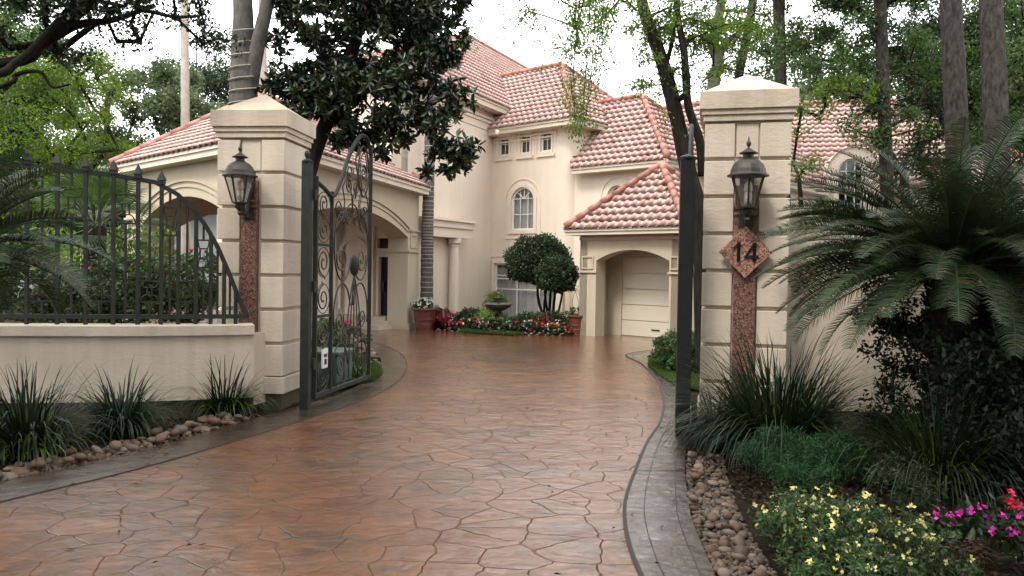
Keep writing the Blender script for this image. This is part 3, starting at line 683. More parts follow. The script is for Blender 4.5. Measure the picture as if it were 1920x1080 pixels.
def inset(poly, d):
    out = []; k = len(poly)
    for i in range(k):
        a_, b_, c_ = poly[i - 1], poly[i], poly[(i + 1) % k]
        d1 = (b_ - a_).normalized(); d2 = (c_ - b_).normalized(); n_1 = V2(-d1.y, d1.x); n_2 = V2(-d2.y, d2.x)
        # intersect shifted lines
        A1 = b_ + n_1 * d; A2_ = b_ + n_2 * d; cr = d1.x * d2.y - d1.y * d2.x
        t_ = ((A2_ - A1).x * d2.y - (A2_ - A1).y * d2.x) / cr; out.append(A1 + d1 * t_)
    return out
q = inset([p0, p1, p2, p3], .3)
cm2 = MB(); cts = []
WA, WB, WC, WDd = Wall(q[0], q[1]), Wall(q[1], q[2]), Wall(q[2], q[3]), Wall(q[3], q[0])
uA = WA.u_at(266); opA = (uA, WA.L - 1.15, 0, 2.68, 3.2)
uB1 = WB.u_at(764); opB = (.95, uB1, 0, 2.6, 3.15)
wall_geo(cm2, WA, 0, 3.95, .5, [opA]); wall_geo(cm2, WB, 0, 3.95, .6, [opB])
opC = (.12, WC.L - 1.0, 0, 3.0, 3.3); opD = (1.2, WDd.L - 1.2, 0, 2.6, 3.2)
wall_geo(cm2, WC, 0, 3.95, .5, [opC]); wall_geo(cm2, WDd, 0, 3.95, .5, [opD])
cm2.add([z3(x, 3.6) for x in inset(q, .2)], [(0, 1, 2, 3)])
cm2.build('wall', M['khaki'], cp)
for W_, op_ in ((WA, opA), (WB, opB)):
    ct = MB(); cts.append(ct)
    band(ct, W_, (op_[0] - .28, op_[1] + .28, 2.85, op_[3] + .16, op_[4] + .32), 0, .05, .045); band(ct, W_, (op_[0] - .28, op_[1] + .28, 2.85, op_[3] + .16, op_[4] + .32), -.12, -.08, .03)
    an = math.atan2(W_.d.y, W_.d.x)
    for (x0, x1) in ((0, op_[0]), (op_[1], W_.L)):
        ct = MB(); cts.append(ct); mid, wd = (x0 + x1) / 2, x1 - x0
        ct.box(W_.p(mid, 2.22, .02), (wd + .06, .05, .06), an)
        if wd > .35: band(ct, W_, (mid - wd * .27, mid + wd * .27, 2.36, 2.66, 2.66), 0, .04, .03, closed=True)
        ct.box(W_.p(mid, 2.82, .02), (wd + .04, .05, .05), an); ct.box(W_.p(mid, .08, .02), (wd + .04, .05, .16), an)
# jamb trim at the far pier of the open side
ct = MB(); cts.append(ct); ct.box(WB.p(opB[1] - .012, 2.22, -.3), (.05, .62, .06), math.atan2(WB.d.y, WB.d.x))
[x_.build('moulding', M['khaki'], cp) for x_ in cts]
# ---------------------------------------------------------------- neighbour house beyond the fence
nb = thing('neighbour_house', 'pale grey neighbouring house mostly hidden by trees beyond the left fence', 'house', (-22, 40, 0))
nw = MB(); Wn = Wall((-34, 36), (-14.5, 41)); ops = [(3 + 3.2 * i, 4.2 + 3.2 * i, 1.2, 3.0, 3.0) for i in range(5)]
wall_geo(nw, Wn, 0, 4.8, .3, ops); wall_geo(nw, Wall((-14.5, 41), (-16.5, 49)), 0, 4.8, .3); nw.build('wall', M['greyhouse'], nb)
for o_ in ops: window(nb, Wn, o_, .1, (), 2, [2.1], curtain=False, pane='panedark')
rf = MB(); A_, B_ = Vector((-34.6, 35.3, 4.8)), Vector((-14, 40.4, 4.8)); up_ = Vector((-1, 4, 2.0)); rf.slab([A_, B_, B_ + up_, A_ + up_], (0, 0, .15)); rf.slab([A_ + up_, B_ + up_, B_ + Vector((-2, 8, 0)), A_ + Vector((-2, 8, 0))], (0, 0, .15)); rf.build('roof', M['roofgrey'], nb)
# ---------------------------------------------------------------- ground, driveway, borders
def g2(*pts): return [Vector((*G(x, y)[:2], 0)) for x, y in pts]
def sheet(name, pts, z, mt, kind='structure', th=.0):
    mb = MB(); pts = [Vector((p[0], p[1], 0)) for p in pts]
    if th: mb.prism(pts, z - th, z)
    else: mb.poly([(p.x, p.y, z) for p in pts])
    o = mb.build(name, mt); return setprops(o, kind=kind)
def ribbon(name, a, b, z, mt, th=0):
    mb = MB(); k = len(a)
    va = [Vector((p.x, p.y, z)) for p in a]; vb = [Vector((p.x, p.y, z)) for p in b]; dn = Vector((0, 0, -max(th, .001)))
    vs = va + vb + [p + dn for p in va] + [p + dn for p in vb]
    fs = []
    for i in range(k - 1):
        fs += [(i, i + 1, k + i + 1, k + i), (i, i + 1, 2 * k + i + 1, 2 * k + i), (k + i, k + i + 1, 3 * k + i + 1, 3 * k + i)]
    mb.add(vs, fs); o = mb.build(name, mt); return setprops(o, kind='structure')
S_ = 400
sheet('ground', [(-S_, -60), (S_, -60), (S_, S_ * 2), (-S_, S_ * 2)], -.03, M['soil'])
LI = crom([Vector((-9, 2.0, 0)), Vector((-6.6, 3.6, 0))] + g2((-420, 1040), (33, 934), (250, 882), (460, 822), (640, 765), (715, 735), (752, 708), (763, 684), (750, 662), (724, 650)) + [Vector((-3.3, 18.6, 0)), Vector((-4.4, 18.9, 0)), Vector((-5.6, 18, 0))], 8)
LO = crom([Vector((-9, 2.5, 0)), Vector((-6.7, 4.1, 0))] + g2((-420, 1000), (0, 906), (150, 873), (290, 838), (553, 764), (640, 738), (688, 712), (712, 690), (713, 672), (700, 661)) + [Vector((-3.6, 17.9, 0)), Vector((-4.4, 18.1, 0)), Vector((-5.2, 17.3, 0))], 8)
RI = crom([Vector((9, 19.2, 0)), Vector((4.4, 18.5, 0))] + g2((1180, 663), (1203, 682), (1231, 711), (1244, 745), (1240, 787), (1213, 831), (1191, 884), (1175, 929), (1171, 969), (1180, 1022), (1205, 1085), (1260, 1180), (1420, 1500)), 8)
RO = crom([Vector((9, 18.6, 0)), Vector((4.6, 17.9, 0))] + g2((1219, 666), (1240, 684), (1271, 712), (1292, 745), (1296, 787), (1288, 831), (1284, 884), (1290, 929), (1296, 969), (1316, 1022), (1345, 1085), (1400, 1180), (1570, 1500)), 8)
drive = [Vector((-9, -6, 0))] + LI + [Vector((-5.6, 18, 0)), Vector((-13, 19, 0)), Vector((-13, 31, 0)), Vector((9, 31, 0))] + RI + [Vector((3, -6, 0))]
dd = [drive[0]]
for p in drive[1:]:
    if (p - dd[-1]).length > .01: dd.append(p)
sheet('driveway', dd, 0, M['drive'], th=.02)
ribbon('left_border', LI, LO, .006, M['border'], .03); ribbon('right_border', RI, RO, .006, M['border'], .03)
def offset_line(L_, s):
    out = []
    for i, p in enumerate(L_):
        t = (L_[min(i + 1, len(L_) - 1)] - L_[max(i - 1, 0)]).normalized(); out.append(p + Vector((-t.y, t.x, 0)) * s)
    return out
for Lx, s in ((LI, .008), (RI, .014)): ribbon('expansion_joint', offset_line(Lx, s), offset_line(Lx, -s), .009, M['joint'])
mid = [a.lerp(b, .30) for a, b in zip(RI, RO)]; mid2 = [a.lerp(b, .80) for a, b in zip(RI, RO)]
for Lx in (mid, mid2): ribbon('border_groove', offset_line(Lx, .003), offset_line(Lx, -.003), .0085, M['joint'])
for k in range(30, len(RI) - 1, 34):
    a_, b_ = RI[k].lerp(RO[k], .02), RI[k].lerp(RO[k], .98); t = (RI[k + 1] - RI[k]).normalized() * .005
    ribbon('border_groove', [a_ + t, b_ + t], [a_ - t, b_ - t], .0088, M['joint'])
# ---------------------------------------------------------------- gate pillars
def pillar(name, label, FL, rz, s, ztop, course, z0):
    d = Vector((math.cos(rz), math.sin(rz), 0)); nrm = Vector((-math.sin(rz), math.cos(rz), 0)); c = Vector((*FL, 0)) + d * s / 2 + nrm * s / 2
    t = thing(name, label, 'pillar', tuple(c), rz)
    T = lambda x, y, z: c + d * x + nrm * y + Vector((0, 0, z))
    def bx(mb, x, y, z, sx, sy, sz): mb.box(T(x, y, z), (sx, sy, sz), rz)
    core = MB(); bx(core, 0, 0, ztop / 2, s - .09, s - .09, ztop); core.build('core', M['pillar'], t)
    bl = MB(); z = ztop - .06; ch = .27; first = True; wd = (s - ch) / 2
    while z > z0 + .08:
        lo = max(z - course + .042, z0)
        for sg in (-1, 1): bx(bl, sg * (ch / 2 + wd / 2), 0, (z + lo) / 2, wd, s, z - lo)
        if first: bx(bl, 0, 0, (z + lo) / 2, ch - .03, s - .045, z - lo)
        first = False; z -= course
    bx(bl, 0, 0, z0 - .06, s + .05, s + .05, .2)
    bl.build('stucco_blocks', M['pillar'], t, bevel=.008)
    cp_ = MB(); bx(cp_, 0, 0, ztop + .0, s + .04, s + .04, .07); bx(cp_, 0, 0, ztop + .065, s + .08, s + .08, .06)
    h = s / 2 + .065; zt = ztop + .095; bx(cp_, 0, 0, zt + .1, 2 * h, 2 * h, .2)
    cp_.build('cap', M['wall'], t, bevel=.006)
    py = MB(); b4 = [T(-h + .03, -h + .03, zt + .2), T(h - .03, -h + .03, zt + .2), T(h - .03, h - .03, zt + .2), T(-h + .03, h - .03, zt + .2), T(0, 0, zt + .49)]
    py.add(b4, [(0, 3, 2, 1), (0, 1, 4), (1, 2, 4), (2, 3, 4), (3, 0, 4)]); py.build('cap_top', M['wall'], t)
    return t, T
pl, TL = pillar('gate_pillar', 'cream banded stucco pillar at the left end of the gate, fence dying into it', (-3.64, 9.85), -.105, .85, 3.34, .418, .34)
pr, TR = pillar('gate_pillar', 'cream banded stucco pillar right of the gate carrying the number 14 plaque', (2.135, 9.0), -.24, .92, 3.47, .415, .2)
fo = MB(); fo.box(TL(0, 0, .1), (.8, .8, .3), -.105); fo.build('footing', M['found'], pl); fo = MB(); fo.box(TR(0, 0, .05), (.84, .84, .2), -.24); fo.build('footing', M['found'], pr)
def strip(T, t, s, rz, z1, w):
    mb = MB(); mb.box(T(0, -s / 2 + .0, z1 / 2), (w, .09, z1), rz); mb.box(T(0, -s / 2 - .012, z1 - .25), (w + .02, .1, .03), rz); mb.box(T(0, -s / 2 - .012, z1 - .32), (w + .02, .1, .03), rz)
    return mb.build('granite_strip', M['granite'], t, bevel=.004)
strip(TL, pl, .85, -.105, 2.78, .19); strip(TR, pr, .92, -.24, 2.72, .235)
# number plaque
th_ = .285; c_ = TR(0, -.46 - .075, 1.98); d = Vector((math.cos(-.24), math.sin(-.24), 0)); nv = Vector((math.sin(-.24), -math.cos(-.24), 0))
mb = MB(); mb.slab([c_ + d * th_, c_ + Vector((0, 0, th_)), c_ - d * th_, c_ - Vector((0, 0, th_))], nv * .035)
plq = mb.build('number_plaque', M['granite2'], pr, bevel=.003); 
nmb = MB(); H_ = .104; q4 = lambda x, z: c_ + d * x + Vector((0, 0, z)) + nv * .043
for (x0, z0), (x1, z1), w_ in (((-.075, -H_), (-.075, H_), .034), ((-.125, H_ - .06), (-.082, H_ - .012), .028)): nmb.bar(q4(x0, z0), q4(x1, z1), w_, .016)
nmb.build('numeral', M['digit'], plq); nmb = MB()
nmb.bar(q4(.092, -H_), q4(.092, H_), .034, .016); nmb.bar(q4(-.012, -.052), q4(.135, -.052), .016, .032); nmb.bar(q4(-.002, -.05), q4(.085, H_ - .008), .030, .015)
nmb.build('numeral', M['digit'], plq)
# ---------------------------------------------------------------- lanterns
def lantern(name, label, T, s, rz, zc, sc):
    """zc: height of the lamp's widest rim"""
    nv = Vector((math.sin(rz), -math.cos(rz), 0)); base = T(0, -s / 2 - .05, zc); c = base + nv * .24
    t = thing(name, label, 'wall lamp', tuple(base), rz)
    L_ = MB(); pr_ = [(.215, -.012), (.215, .0), (.19, .012), (.185, .02), (.178, .06), (.155, .11), (.115, .15), (.07, .172), (.055, .18), (.055, .215), (.095, .225), (.098, .232), (.055, .255), (.03, .275), (.012, .285), (.012, .30), (.022, .315), (.026, .335), (.018, .355), (.008, .36), (.008, .385), (.003, .41)]
    L_.lathe([(r * sc, z * sc) for r, z in pr_], c, 24); L_.build('lamp_hood', M['bronze'], t, smooth=False)
    r1, r0, h = .185 * sc, .085 * sc, .34 * sc; fr = MB()
    for k in range(6):
        a = PI * 2 * k / 6 + .3; fr.bar(c + Vector((math.cos(a) * r1, math.sin(a) * r1, 0)), c + Vector((math.cos(a) * r0, math.sin(a) * r0, -h)), .016 * sc)
    fr.lathe([(.0, -.42), (.02, -.41), (.035, -.395), (.02, -.37), (.05, -.36), (.06, -.345), (.092, -.335), (.095, -.325), (.05, -.32)] if 0 else [(.004, -.50 * sc), (.022 * sc, -.48 * sc), (.03 * sc, -.465 * sc), (.014 * sc, -.44 * sc), (.05 * sc, -.41 * sc), (.066 * sc, -.38 * sc), (.05 * sc, -.36 * sc), (.095 * sc, -.345 * sc), (.098 * sc, -.33 * sc)], c, 16)
    fr.build('lamp_frame', M['bronze'], t)
    gl = MB(); vs = []
    for k in range(6):
        a = PI * 2 * k / 6 + .3; vs += [c + Vector((math.cos(a) * r1 * .97, math.sin(a) * r1 * .97, -.005)), c + Vector((math.cos(a) * r0 * .97, math.sin(a) * r0 * .97, -h))]
    gl.add(vs, [(2 * k, 2 * k + 1, (2 * k + 3) % 12, (2 * k + 2) % 12) for k in range(6)]); gl.build('lamp_glass', M['lampglass'], t)
    bb = MB()
    for k in range(3):
        a = k * 2.1; q = c + Vector((math.cos(a) * .03, math.sin(a) * .03, 0)) * sc; bb.tube([q + Vector((0, 0, -.3 * sc)), q + Vector((0, 0, -.18 * sc))], .013 * sc, 8); bb.tube([q + Vector((0, 0, -.18 * sc)), q + Vector((0, 0, -.15 * sc)), q + Vector((0, 0, -.1 * sc)), q + Vector((0, 0, -.06 * sc))], [.012 * sc, .019 * sc, .014 * sc, .003], 8)
    bb.build('bulbs', M['bulb'], t, smooth=True)
    br = MB(); a0 = base + Vector((0, 0, -.36 * sc)); w0 = base - nv * .015
    br.box((w0 + Vector((0, 0, -.22 * sc)))[:], (.15 * sc, .05, .62 * sc), rz)
    br.tube(crom([base + Vector((0, 0, .02)), base + nv * .03 + Vector((0, 0, -.34 * sc)), base + nv * .12 + Vector((0, 0, -.46 * sc)), c + Vector((0, 0, -.43 * sc))], 6), [.03 * sc] * 19, 8)
    br.tube(crom([base + Vector((0, 0, -.52 * sc)), base + nv * .07 + Vector((0, 0, -.5 * sc)), base + nv * .16 + Vector((0, 0, -.36 * sc))], 6), [.02 * sc] * 13, 8)
    br.build('bracket', M['bronze'], t, smooth=False); return t
lantern('wall_lantern', 'bronze coach lantern mounted on the left gate pillar above the fence end', TL, .85, -.105, 2.81, .95)
lantern('wall_lantern', 'bronze coach lantern mounted on the right gate pillar above the number plaque', TR, .92, -.24, 2.80, 1.02)
# ---------------------------------------------------------------- boundary walls
WLp = crom([V2(-16, 9.6), V2(-10, 8.75), V2(-7.2, 8.62), V2(-5.6, 8.75), V2(-4.1, 9.02), V2(-2.97 - .06, 9.42)], 8)
WLp = [Vector((p.x, p.y, 0)) for p in WLp]
def curvewall(Lp, th, z0, z1, top=None):
    mb = MB(); bk = offset_line(Lp, th); k = len(Lp)
    vs = []
    for i in range(k):
        zt = z1 if not top else top(i)
        vs += [Vector((Lp[i].x, Lp[i].y, z0)), Vector((Lp[i].x, Lp[i].y, zt)), Vector((bk[i].x, bk[i].y, zt)), Vector((bk[i].x, bk[i].y, z0))]
    fs = [(i * 4 + c, i * 4 + (c + 1) % 4, (i + 1) * 4 + (c + 1) % 4, (i + 1) * 4 + c) for i in range(k - 1) for c in range(4)] + [(0, 1, 2, 3), ((k - 1) * 4, (k - 1) * 4 + 3, (k - 1) * 4 + 2, (k - 1) * 4 + 1)]
    mb.add(vs, fs); return mb
wl = thing('garden_wall', 'low cream stucco wall curving away left of the gate under the iron fence', 'wall', (-6, 9, 0))
curvewall(WLp, .30, .19, .93).build('wall_body', M['wall'], wl)
curvewall(offset_line(WLp, -.045), .39, .93, 1.05).build('coping', M['wall'], wl, bevel=.008)
curvewall(offset_line(WLp, .06), .2, -.05, .19).build('footing', M['found'], wl)
fb_ = MB(); e_ = offset_line(WLp, .12)[-1]; fb_.bar((e_.x - .12, e_.y, .5), (e_.x + .02, e_.y + .5, .5), .2, .86); fb_.build('return_wall', M['wall'], wl)
# right wall behind the sago palms
WRp = [Vector((p.x, p.y, 0)) for p in crom([V2(2.98, 9.3), V2(3.6, 9.42), V2(4.6, 9.3), V2(6.0, 8.75), V2(7.6, 7.6), V2(9.4, 5.8)], 8)]
wr = thing('garden_wall', 'tall cream stucco wall behind the sago palms right of the gate', 'wall', (5, 9, 0))
topf = lambda i: 2.47 - .10 * max(0, 1 - i / 8)
curvewall(WRp, .25, .14, 2.42).build('wall_body', M['wall'], wr)
curvewall(offset_line(WRp, -.04), .33, 2.42, 2.53).build('coping', M['wall'], wr, bevel=.008)
curvewall(offset_line(WRp, .05), .15, -.05, .14).build('footing', M['found'], wr)
# ---------------------------------------------------------------- iron fence on the left wall
fc = thing('iron_fence', 'dark green iron fence on the left garden wall, its rail sweeping down to the pillar', 'fence', (-6, 9, 1.05))
FLn = offset_line(WLp, .15)
def fence_pt(px):
    """point of the fence line on the sight line of picture column px"""
    k = (px - 960) / F
    for a, b in zip(FLn[:-1], FLn[1:]):
        fa, fb = a.x - k * a.y, b.x - k * b.y
        if fa <= 0 <= fb: return a.lerp(b, fa / (fa - fb))
    return FLn[-1] if k > -.3 else FLn[0]
tops = [(-700, 2.86), (-300, 2.88), (0, 2.84), (110, 2.79), (212, 2.74), (290, 2.68), (330, 2.56), (360, 2.40), (385, 2.2), (408, 1.95), (428, 1.67), (445, 1.40), (456, 1.22), (464, 1.13)]
def topz(px): return float(np.interp(px, [a for a, b in tops], [b for a, b in tops]))
rail = []
for px in list(range(-600, 290, 40)) + list(range(290, 466, 7)):
    q = fence_pt(px); rail.append(Vector((q.x, q.y, topz(px))))
mb = MB()
for a, b in zip(rail[:-1], rail[1:]): mb.bar(a, b + (b - a) * .04, .035, .05)
mb.build('top_rail', M['iron'], fc)
mb = MB(); lowr = [fence_pt(px) for px in range(-600, 466, 20)]
for a, b in zip(lowr[:-1], lowr[1:]): mb.bar((a.x, a.y, 1.14), (b.x, b.y, 1.14), .04, .05)
mb.build('bottom_rail', M['iron'], fc)
posts = [-420, -360, -300, -245, -190, -130, -70, -10, 50, 107, 160, 212, 258, 302, 334, 367, 395, 420, 442]
for i, px in enumerate(posts):
    q = fence_pt(px); z = topz(px); mb = MB(); mb.bar((q.x, q.y, 1.05), (q.x, q.y, z), .036); po = mb.build('post', M['iron'], fc)
    if px <= 310:
        mb = MB(); mb.box((q.x, q.y, z + .035), (.065, .065, .04)); mb.add([(q.x - .042, q.y - .042, z + .06), (q.x + .042, q.y - .042, z + .06), (q.x + .042, q.y + .042, z + .06), (q.x - .042, q.y + .042, z + .06), (q.x, q.y, z + .18)], [(0, 3, 2, 1), (0, 1, 4), (1, 2, 4), (2, 3, 4), (3, 0, 4)])
        mb.build('finial', M['iron'], po)
    if i < len(posts) - 1:
        pm_ = (px + posts[i + 1]) / 2; q2 = fence_pt(pm_); qa, qb = q, fence_pt(posts[i + 1]); zt = topz(pm_)
        upper = i % 2 == 1; has = px > -430
        w = (qb - qa).length
        def rosette(zc, h):
            r_ = MB(); A = Vector((qa.x, qa.y, 0)); B = Vector((qb.x, qb.y, 0)); u = (B - A).normalized(); c = (A + B) / 2 + Vector((0, 0, zc)); W = w / 2 - .02
            Z = Vector((0, 0, 1)); r_.bar(A + Z * (zc + h), B + Z * (zc + h), .018); r_.bar(A + Z * (zc - h), B + Z * (zc - h), .018)
            s = h * .38
            for sx in (-1, 1):
                for sz in (-1, 1):
                    pts_ = []
                    for k in range(6):
                        f = k / 5; pts_.append(c + u * sx * (s * .6 * (1 - f) + W * f) + Z * sz * (s * (1 - f) + h * f) + Z * sz * -.03 * math.sin(f * PI))
                    r_.tube(pts_, .007, 5)
            for k in range(4):
                cs = [(-1, -1), (1, -1), (1, 1), (-1, 1)]; a, b = cs[k], cs[(k + 1) % 4]; r_.bar(c + u * a[0] * s * .6 + Z * a[1] * s, c + u * b[0] * s * .6 + Z * b[1] * s, .014)
            r_.build('square_rosette', M['iron'], fc)
        segs = [(1.14, zt)]
        if zt > 1.75:
            zc, h = ((zt - .36), .16) if upper else (1.43, .12)
            if px < 360 or upper: rosette(zc, h); segs = [(1.14, zc - h), (zc + h, zt)]
        elif 395 <= px < 420: rosette(1.43, .12); segs = [(1.14, 1.31), (1.55, zt)]
        mb = MB()
        for a, b in segs: mb.bar((q2.x, q2.y, a), (q2.x, q2.y, b), .021)
        mb.build('picket', M['iron'], fc)
# ---------------------------------------------------------------- gates
def spiral(c, r, turns, a_end, sgn, n=26):
    """spiral in the (u,z) plane winding outward, ending at angle a_end with radius r"""
    out = []
    for k in range(n + 1):
        f = k / n; a = a_end - sgn * 2 * PI * turns * (1 - f); rr = r * (.16 + .84 * f ** .9); out.append((c[0] + rr * math.cos(a), c[1] + rr * math.sin(a)))
    return out
def arc2(c, rx, rz, a0, a1, n=18): return [(c[0] + rx * math.cos(a0 + (a1 - a0) * k / n), c[1] + rz * math.sin(a0 + (a1 - a0) * k / n)) for k in range(n + 1)]
def gate_leaf(name, label, H, dirv, flip=1):
    H = Vector((*H, 0)); dv = Vector((*dirv, 0)).normalized(); t = thing(name, label, 'gate', tuple(H))
    q = lambda u, z: H + dv * u + Vector((0, 0, z))
    Lg = 2.0; us = .56
    st_ = MB(); st_.bar(q(.06, .10), q(.06, 2.86), .055); t_ = st_.build('hinge_stile', M['iron'], t)
    st_ = MB(); st_.bar(q(us, .14), q(us, 2.72), .045); st_.build('mid_stile', M['iron'], t)
    st_ = MB(); st_.bar(q(Lg, .10), q(Lg, 3.52), .05); st_.build('end_stile', M['iron'], t)
    r_ = MB(); r_.bar(q(.06, .13), q(Lg, .13), .05, .05); r_.build('bottom_rail', M['iron'], t)
    for z in (1.12, 2.02):
        r_ = MB(); r_.bar(q(.085, z), q(us - .02, z), .035); r_.build('cross_rail', M['iron'], t)
    tp = MB(); path = [(.06, 2.80), (.3, 2.74), (us, 2.66), (.72, 2.74), (.9, 2.95), (1.1, 3.22), (1.35, 3.47), (1.62, 3.62), (1.85, 3.6), (1.98, 3.42)]
    tp.tube([q(*p) for p in [tuple(v)[:2] for v in crom([(a, b, 0) for a, b in path], 6)]], .028, 8); tp.build('top_rail', M['iron'], t)
    def scr(pts, r=.0095, name='scroll'):
        m_ = MB(); rs = [r] * len(pts); m_.tube([q(*p) for p in pts], rs, 6); m_.build(name, M['ironfar'], t, smooth=True)
    # C and S scrolls in the narrow panel
    nc = (.06 + us) / 2
    for z0, z1 in ((.16, 1.10), (1.14, 2.0), (2.04, 2.70)):
        h = (z1 - z0) / 2; R_ = min(.17, h * .42)
        for k, zc in enumerate((z0 + R_ + .03, z1 - R_ - .03)):
            sg = 1 if k else -1; c = (nc + .0, zc)
            sp = spiral(c, R_, 1.6, -sg * PI / 2 + 0, sg); tail = [(nc + .05 * sg, (z0 + z1) / 2 + sg * .02)]
            scr([(x, z) for x, z in sp] + [(nc - R_ * .6 * sg, zc - sg * R_ * .95), tail[0]][1:])
            scr(arc2((nc, zc), .2, R_ + .02, 0, 2 * PI, 22), .006)
    # main panel
    m0, m1 = us + .03, Lg - .03; W_ = m1 - m0; c0 = (m0 + m1) / 2
    # boss with fan of stems
    hz = 1.76; 
    bs = MB(); bs.lathe([(.01, -.14), (.05, -.1), (.075, 0), (.06, .1), (.02, .15)], q(c0 + .1, hz), 12); bs.build('boss', M['iron'], t, smooth=True)
    for k, du in enumerate((-.3, -.15, 0, .15, .3)):
        scr([(c0 + .1 + du * (1 - (1 - f) ** 2) * 1.15, hz - .1 - f * 1.45) for f in [i / 8 for i in range(9)]], .009, 'stem')
    def mirror(pts): return [(2 * c0 + .0 - u, z) for u, z in pts]
    def both(pts, r=.0095): scr(pts, r); scr(mirror(pts), r)
    # large ovals + hearts
    both(arc2((c0 - .33, 2.02), .30, .46, PI * .5, PI * 1.85) , .011)
    both(spiral((c0 - .36, 1.86), .19, 1.5, PI * .9, -1))
    both(arc2((c0 - .33, 1.08), .30, .44, PI * .1, PI * 1.1), .011)
    both(spiral((c0 - .42, 1.02), .15, 1.7, PI * .2, 1)); both(spiral((c0 - .2, .84), .12, 1.6, PI * .7, -1))
    both(arc2((c0 - .38, .42), .26, .30, 0, 2 * PI)); both(spiral((c0 - .38, .40), .15, 1.6, PI * .5, 1))
    both(arc2((c0 - .1, .70), .5, .22, .1, PI * .5), .009)
    both(arc2((c0, 2.28), .30, .34, PI * .05, PI * .5), .011); both(spiral((c0 - .15, 2.42), .14, 1.7, PI * 1.1, 1))
    both(spiral((c0 - .48, 2.52), .13, 1.6, -PI * .3, 1)); both([(c0 - .62, 2.2), (c0 - .5, 2.32), (c0 - .35, 2.4), (c0 - .28, 2.62), (c0 - .36, 2.82)])
    both(spiral((c0 - .12, 2.86), .12, 1.6, PI * .4, -1))
    both([(c0 - .36, 2.82), (c0 - .2, 2.98), (c0 - .02, 2.72), (c0, 2.5)])
    scr(arc2((c0 + .42, 3.12), .2, .36, 0, 2 * PI, 30), .014); scr(arc2((c0 + .42, 3.12), .13, .27, 0, 2 * PI, 26), .008); scr(spiral((c0 + .42, 3.1), .11, 1.5, PI * .5, 1))
    scr(spiral((c0 - .1, 3.04), .13, 1.6, PI * .2, 1)); scr([(c0 + .1, 2.7), (c0 + .2, 3.0), (c0 + .1, 3.25), (c0 + .25, 3.45)], .011)
    scr(arc2((c0 + .42, 2.55), .2, .3, 0, 2 * PI), .008); scr(spiral((c0 + .42, 2.5), .11, 1.4, PI, 1))
    return t, q
def gate_post(label, c, w, h, ball=True):
    t = thing('gate_post', label, 'gate post', (c[0], c[1], 0)); mb = MB(); mb.box((c[0], c[1], h / 2 - .02), (w, w, h + .04), -.15); mb.build('post', M['iron'] if ball else M['iron2'], t, bevel=.006)
    mb = MB(); mb.lathe([(w * .62, h), (w * .66, h + .02), (w * .3, h + .045), (w * .16, h + .055)] + ([(w * .3, h + .075), (w * .36, h + .11), (w * .25, h + .14), (.004, h + .152)] if ball else []), (c[0], c[1], 0), 14); mb.build('post_cap', M['iron'], t, smooth=False)
    for z in (.55, 1.5, 2.62):
        mb = MB(); mb.box((c[0] + (.07 if ball else -.02), c[1] + .08, z), (.06, .09, .13), -.15); mb.build('hinge', M['iron'], t)
    return t
gate_post('square iron post with ball top beside the left pillar', (-2.5, 9.72), .108, 3.0)
gate_post('thick plain iron post beside the right pillar', (1.85, 8.55), .15, 2.95, False)
tl, ql = gate_leaf('gate_leaf', 'left half of the iron scrollwork gate swung open', (-2.45, 9.85), (.172, .985))
tr2, qr = gate_leaf('gate_leaf', 'right half of the iron gate seen edge-on beside the number pillar', (1.90, 8.68), (.222, .975))
mb = MB(); k_ = ql(.3, .58); mb.box(k_ + Vector((.03, 0, 0)), (.02, .16, .24), -.17); tg = mb.build('warning_tag', M['tag'], tl); mb = MB(); mb.box(k_ + Vector((.042, 0, .04)), (.01, .09, .04), -.17); mb.box(k_ + Vector((.042, 0, -.04)), (.01, .06, .07), -.17); mb.build('tag_mark', M['digit'], tg)
# utility box
ub = thing('utility_box', 'green metal utility box standing on the grass behind the left gate', 'utility box', (-2.75, 11.9, 0)); mb = MB(); mb.prism([(-3.1, 11.6), (-2.5, 11.5), (-2.4, 12.1), (-3.0, 12.2)], 0, .46); mb.build('cabinet', M['util'], ub, bevel=.03)
mb = MB(); mb.prism([(-3.13, 11.56), (-2.47, 11.46), (-2.36, 12.14), (-3.02, 12.24)], .46, .52); mb.build('lid', M['util'], ub, bevel=.02)
# ---------------------------------------------------------------- foliage materials
M['lf_mag'] = leafmat('magnolia_leaf', [(.006, .014, .006), (.010, .022, .009), (.020, .038, .014), (.034, .056, .022), (.05, .032, .014)], .26, .08, .5)
M['lf_spring'] = leafmat('spring_leaf', [(.035, .075, .012), (.075, .135, .02), (.15, .22, .03)], .5, .5)
M['lf_mid'] = leafmat('mid_green_leaf', [(.026, .055, .014), (.045, .09, .022), (.08, .135, .03)], .5, .35)
M['lf_oak'] = leafmat('dark_oak_leaf', [(.010, .022, .008), (.018, .038, .012), (.032, .056, .018)], .45, .25)
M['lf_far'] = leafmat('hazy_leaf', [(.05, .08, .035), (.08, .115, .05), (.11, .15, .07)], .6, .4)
M['lf_shrub'] = leafmat('shrub_leaf', [(.010, .022, .008), (.018, .038, .012), (.035, .06, .018)], .4, .2)
M['lf_box'] = leafmat('clipped_leaf', [(.02, .045, .015), (.035, .075, .02), (.06, .11, .03)], .45, .2)
M['lf_top'] = leafmat('topiary_leaf', [(.014, .028, .012), (.026, .05, .02), (.05, .08, .032)], .4, .15)
M['lf_blade'] = leafmat('blade_leaf', [(.005, .014, .005), (.010, .024, .008), (.026, .044, .016)], .42, .12, .25)
M['lf_sago'] = leafmat('sago_leaflet', [(.010, .024, .010), (.017, .036, .015), (.026, .048, .020), (.040, .064, .026), (.034, .056, .024), (.10, .085, .025)], .45, .12, .35)
M['lf_fern'] = leafmat('feathery_leaf', [(.012, .04, .012), (.02, .065, .02), (.035, .095, .028)], .6, .3)
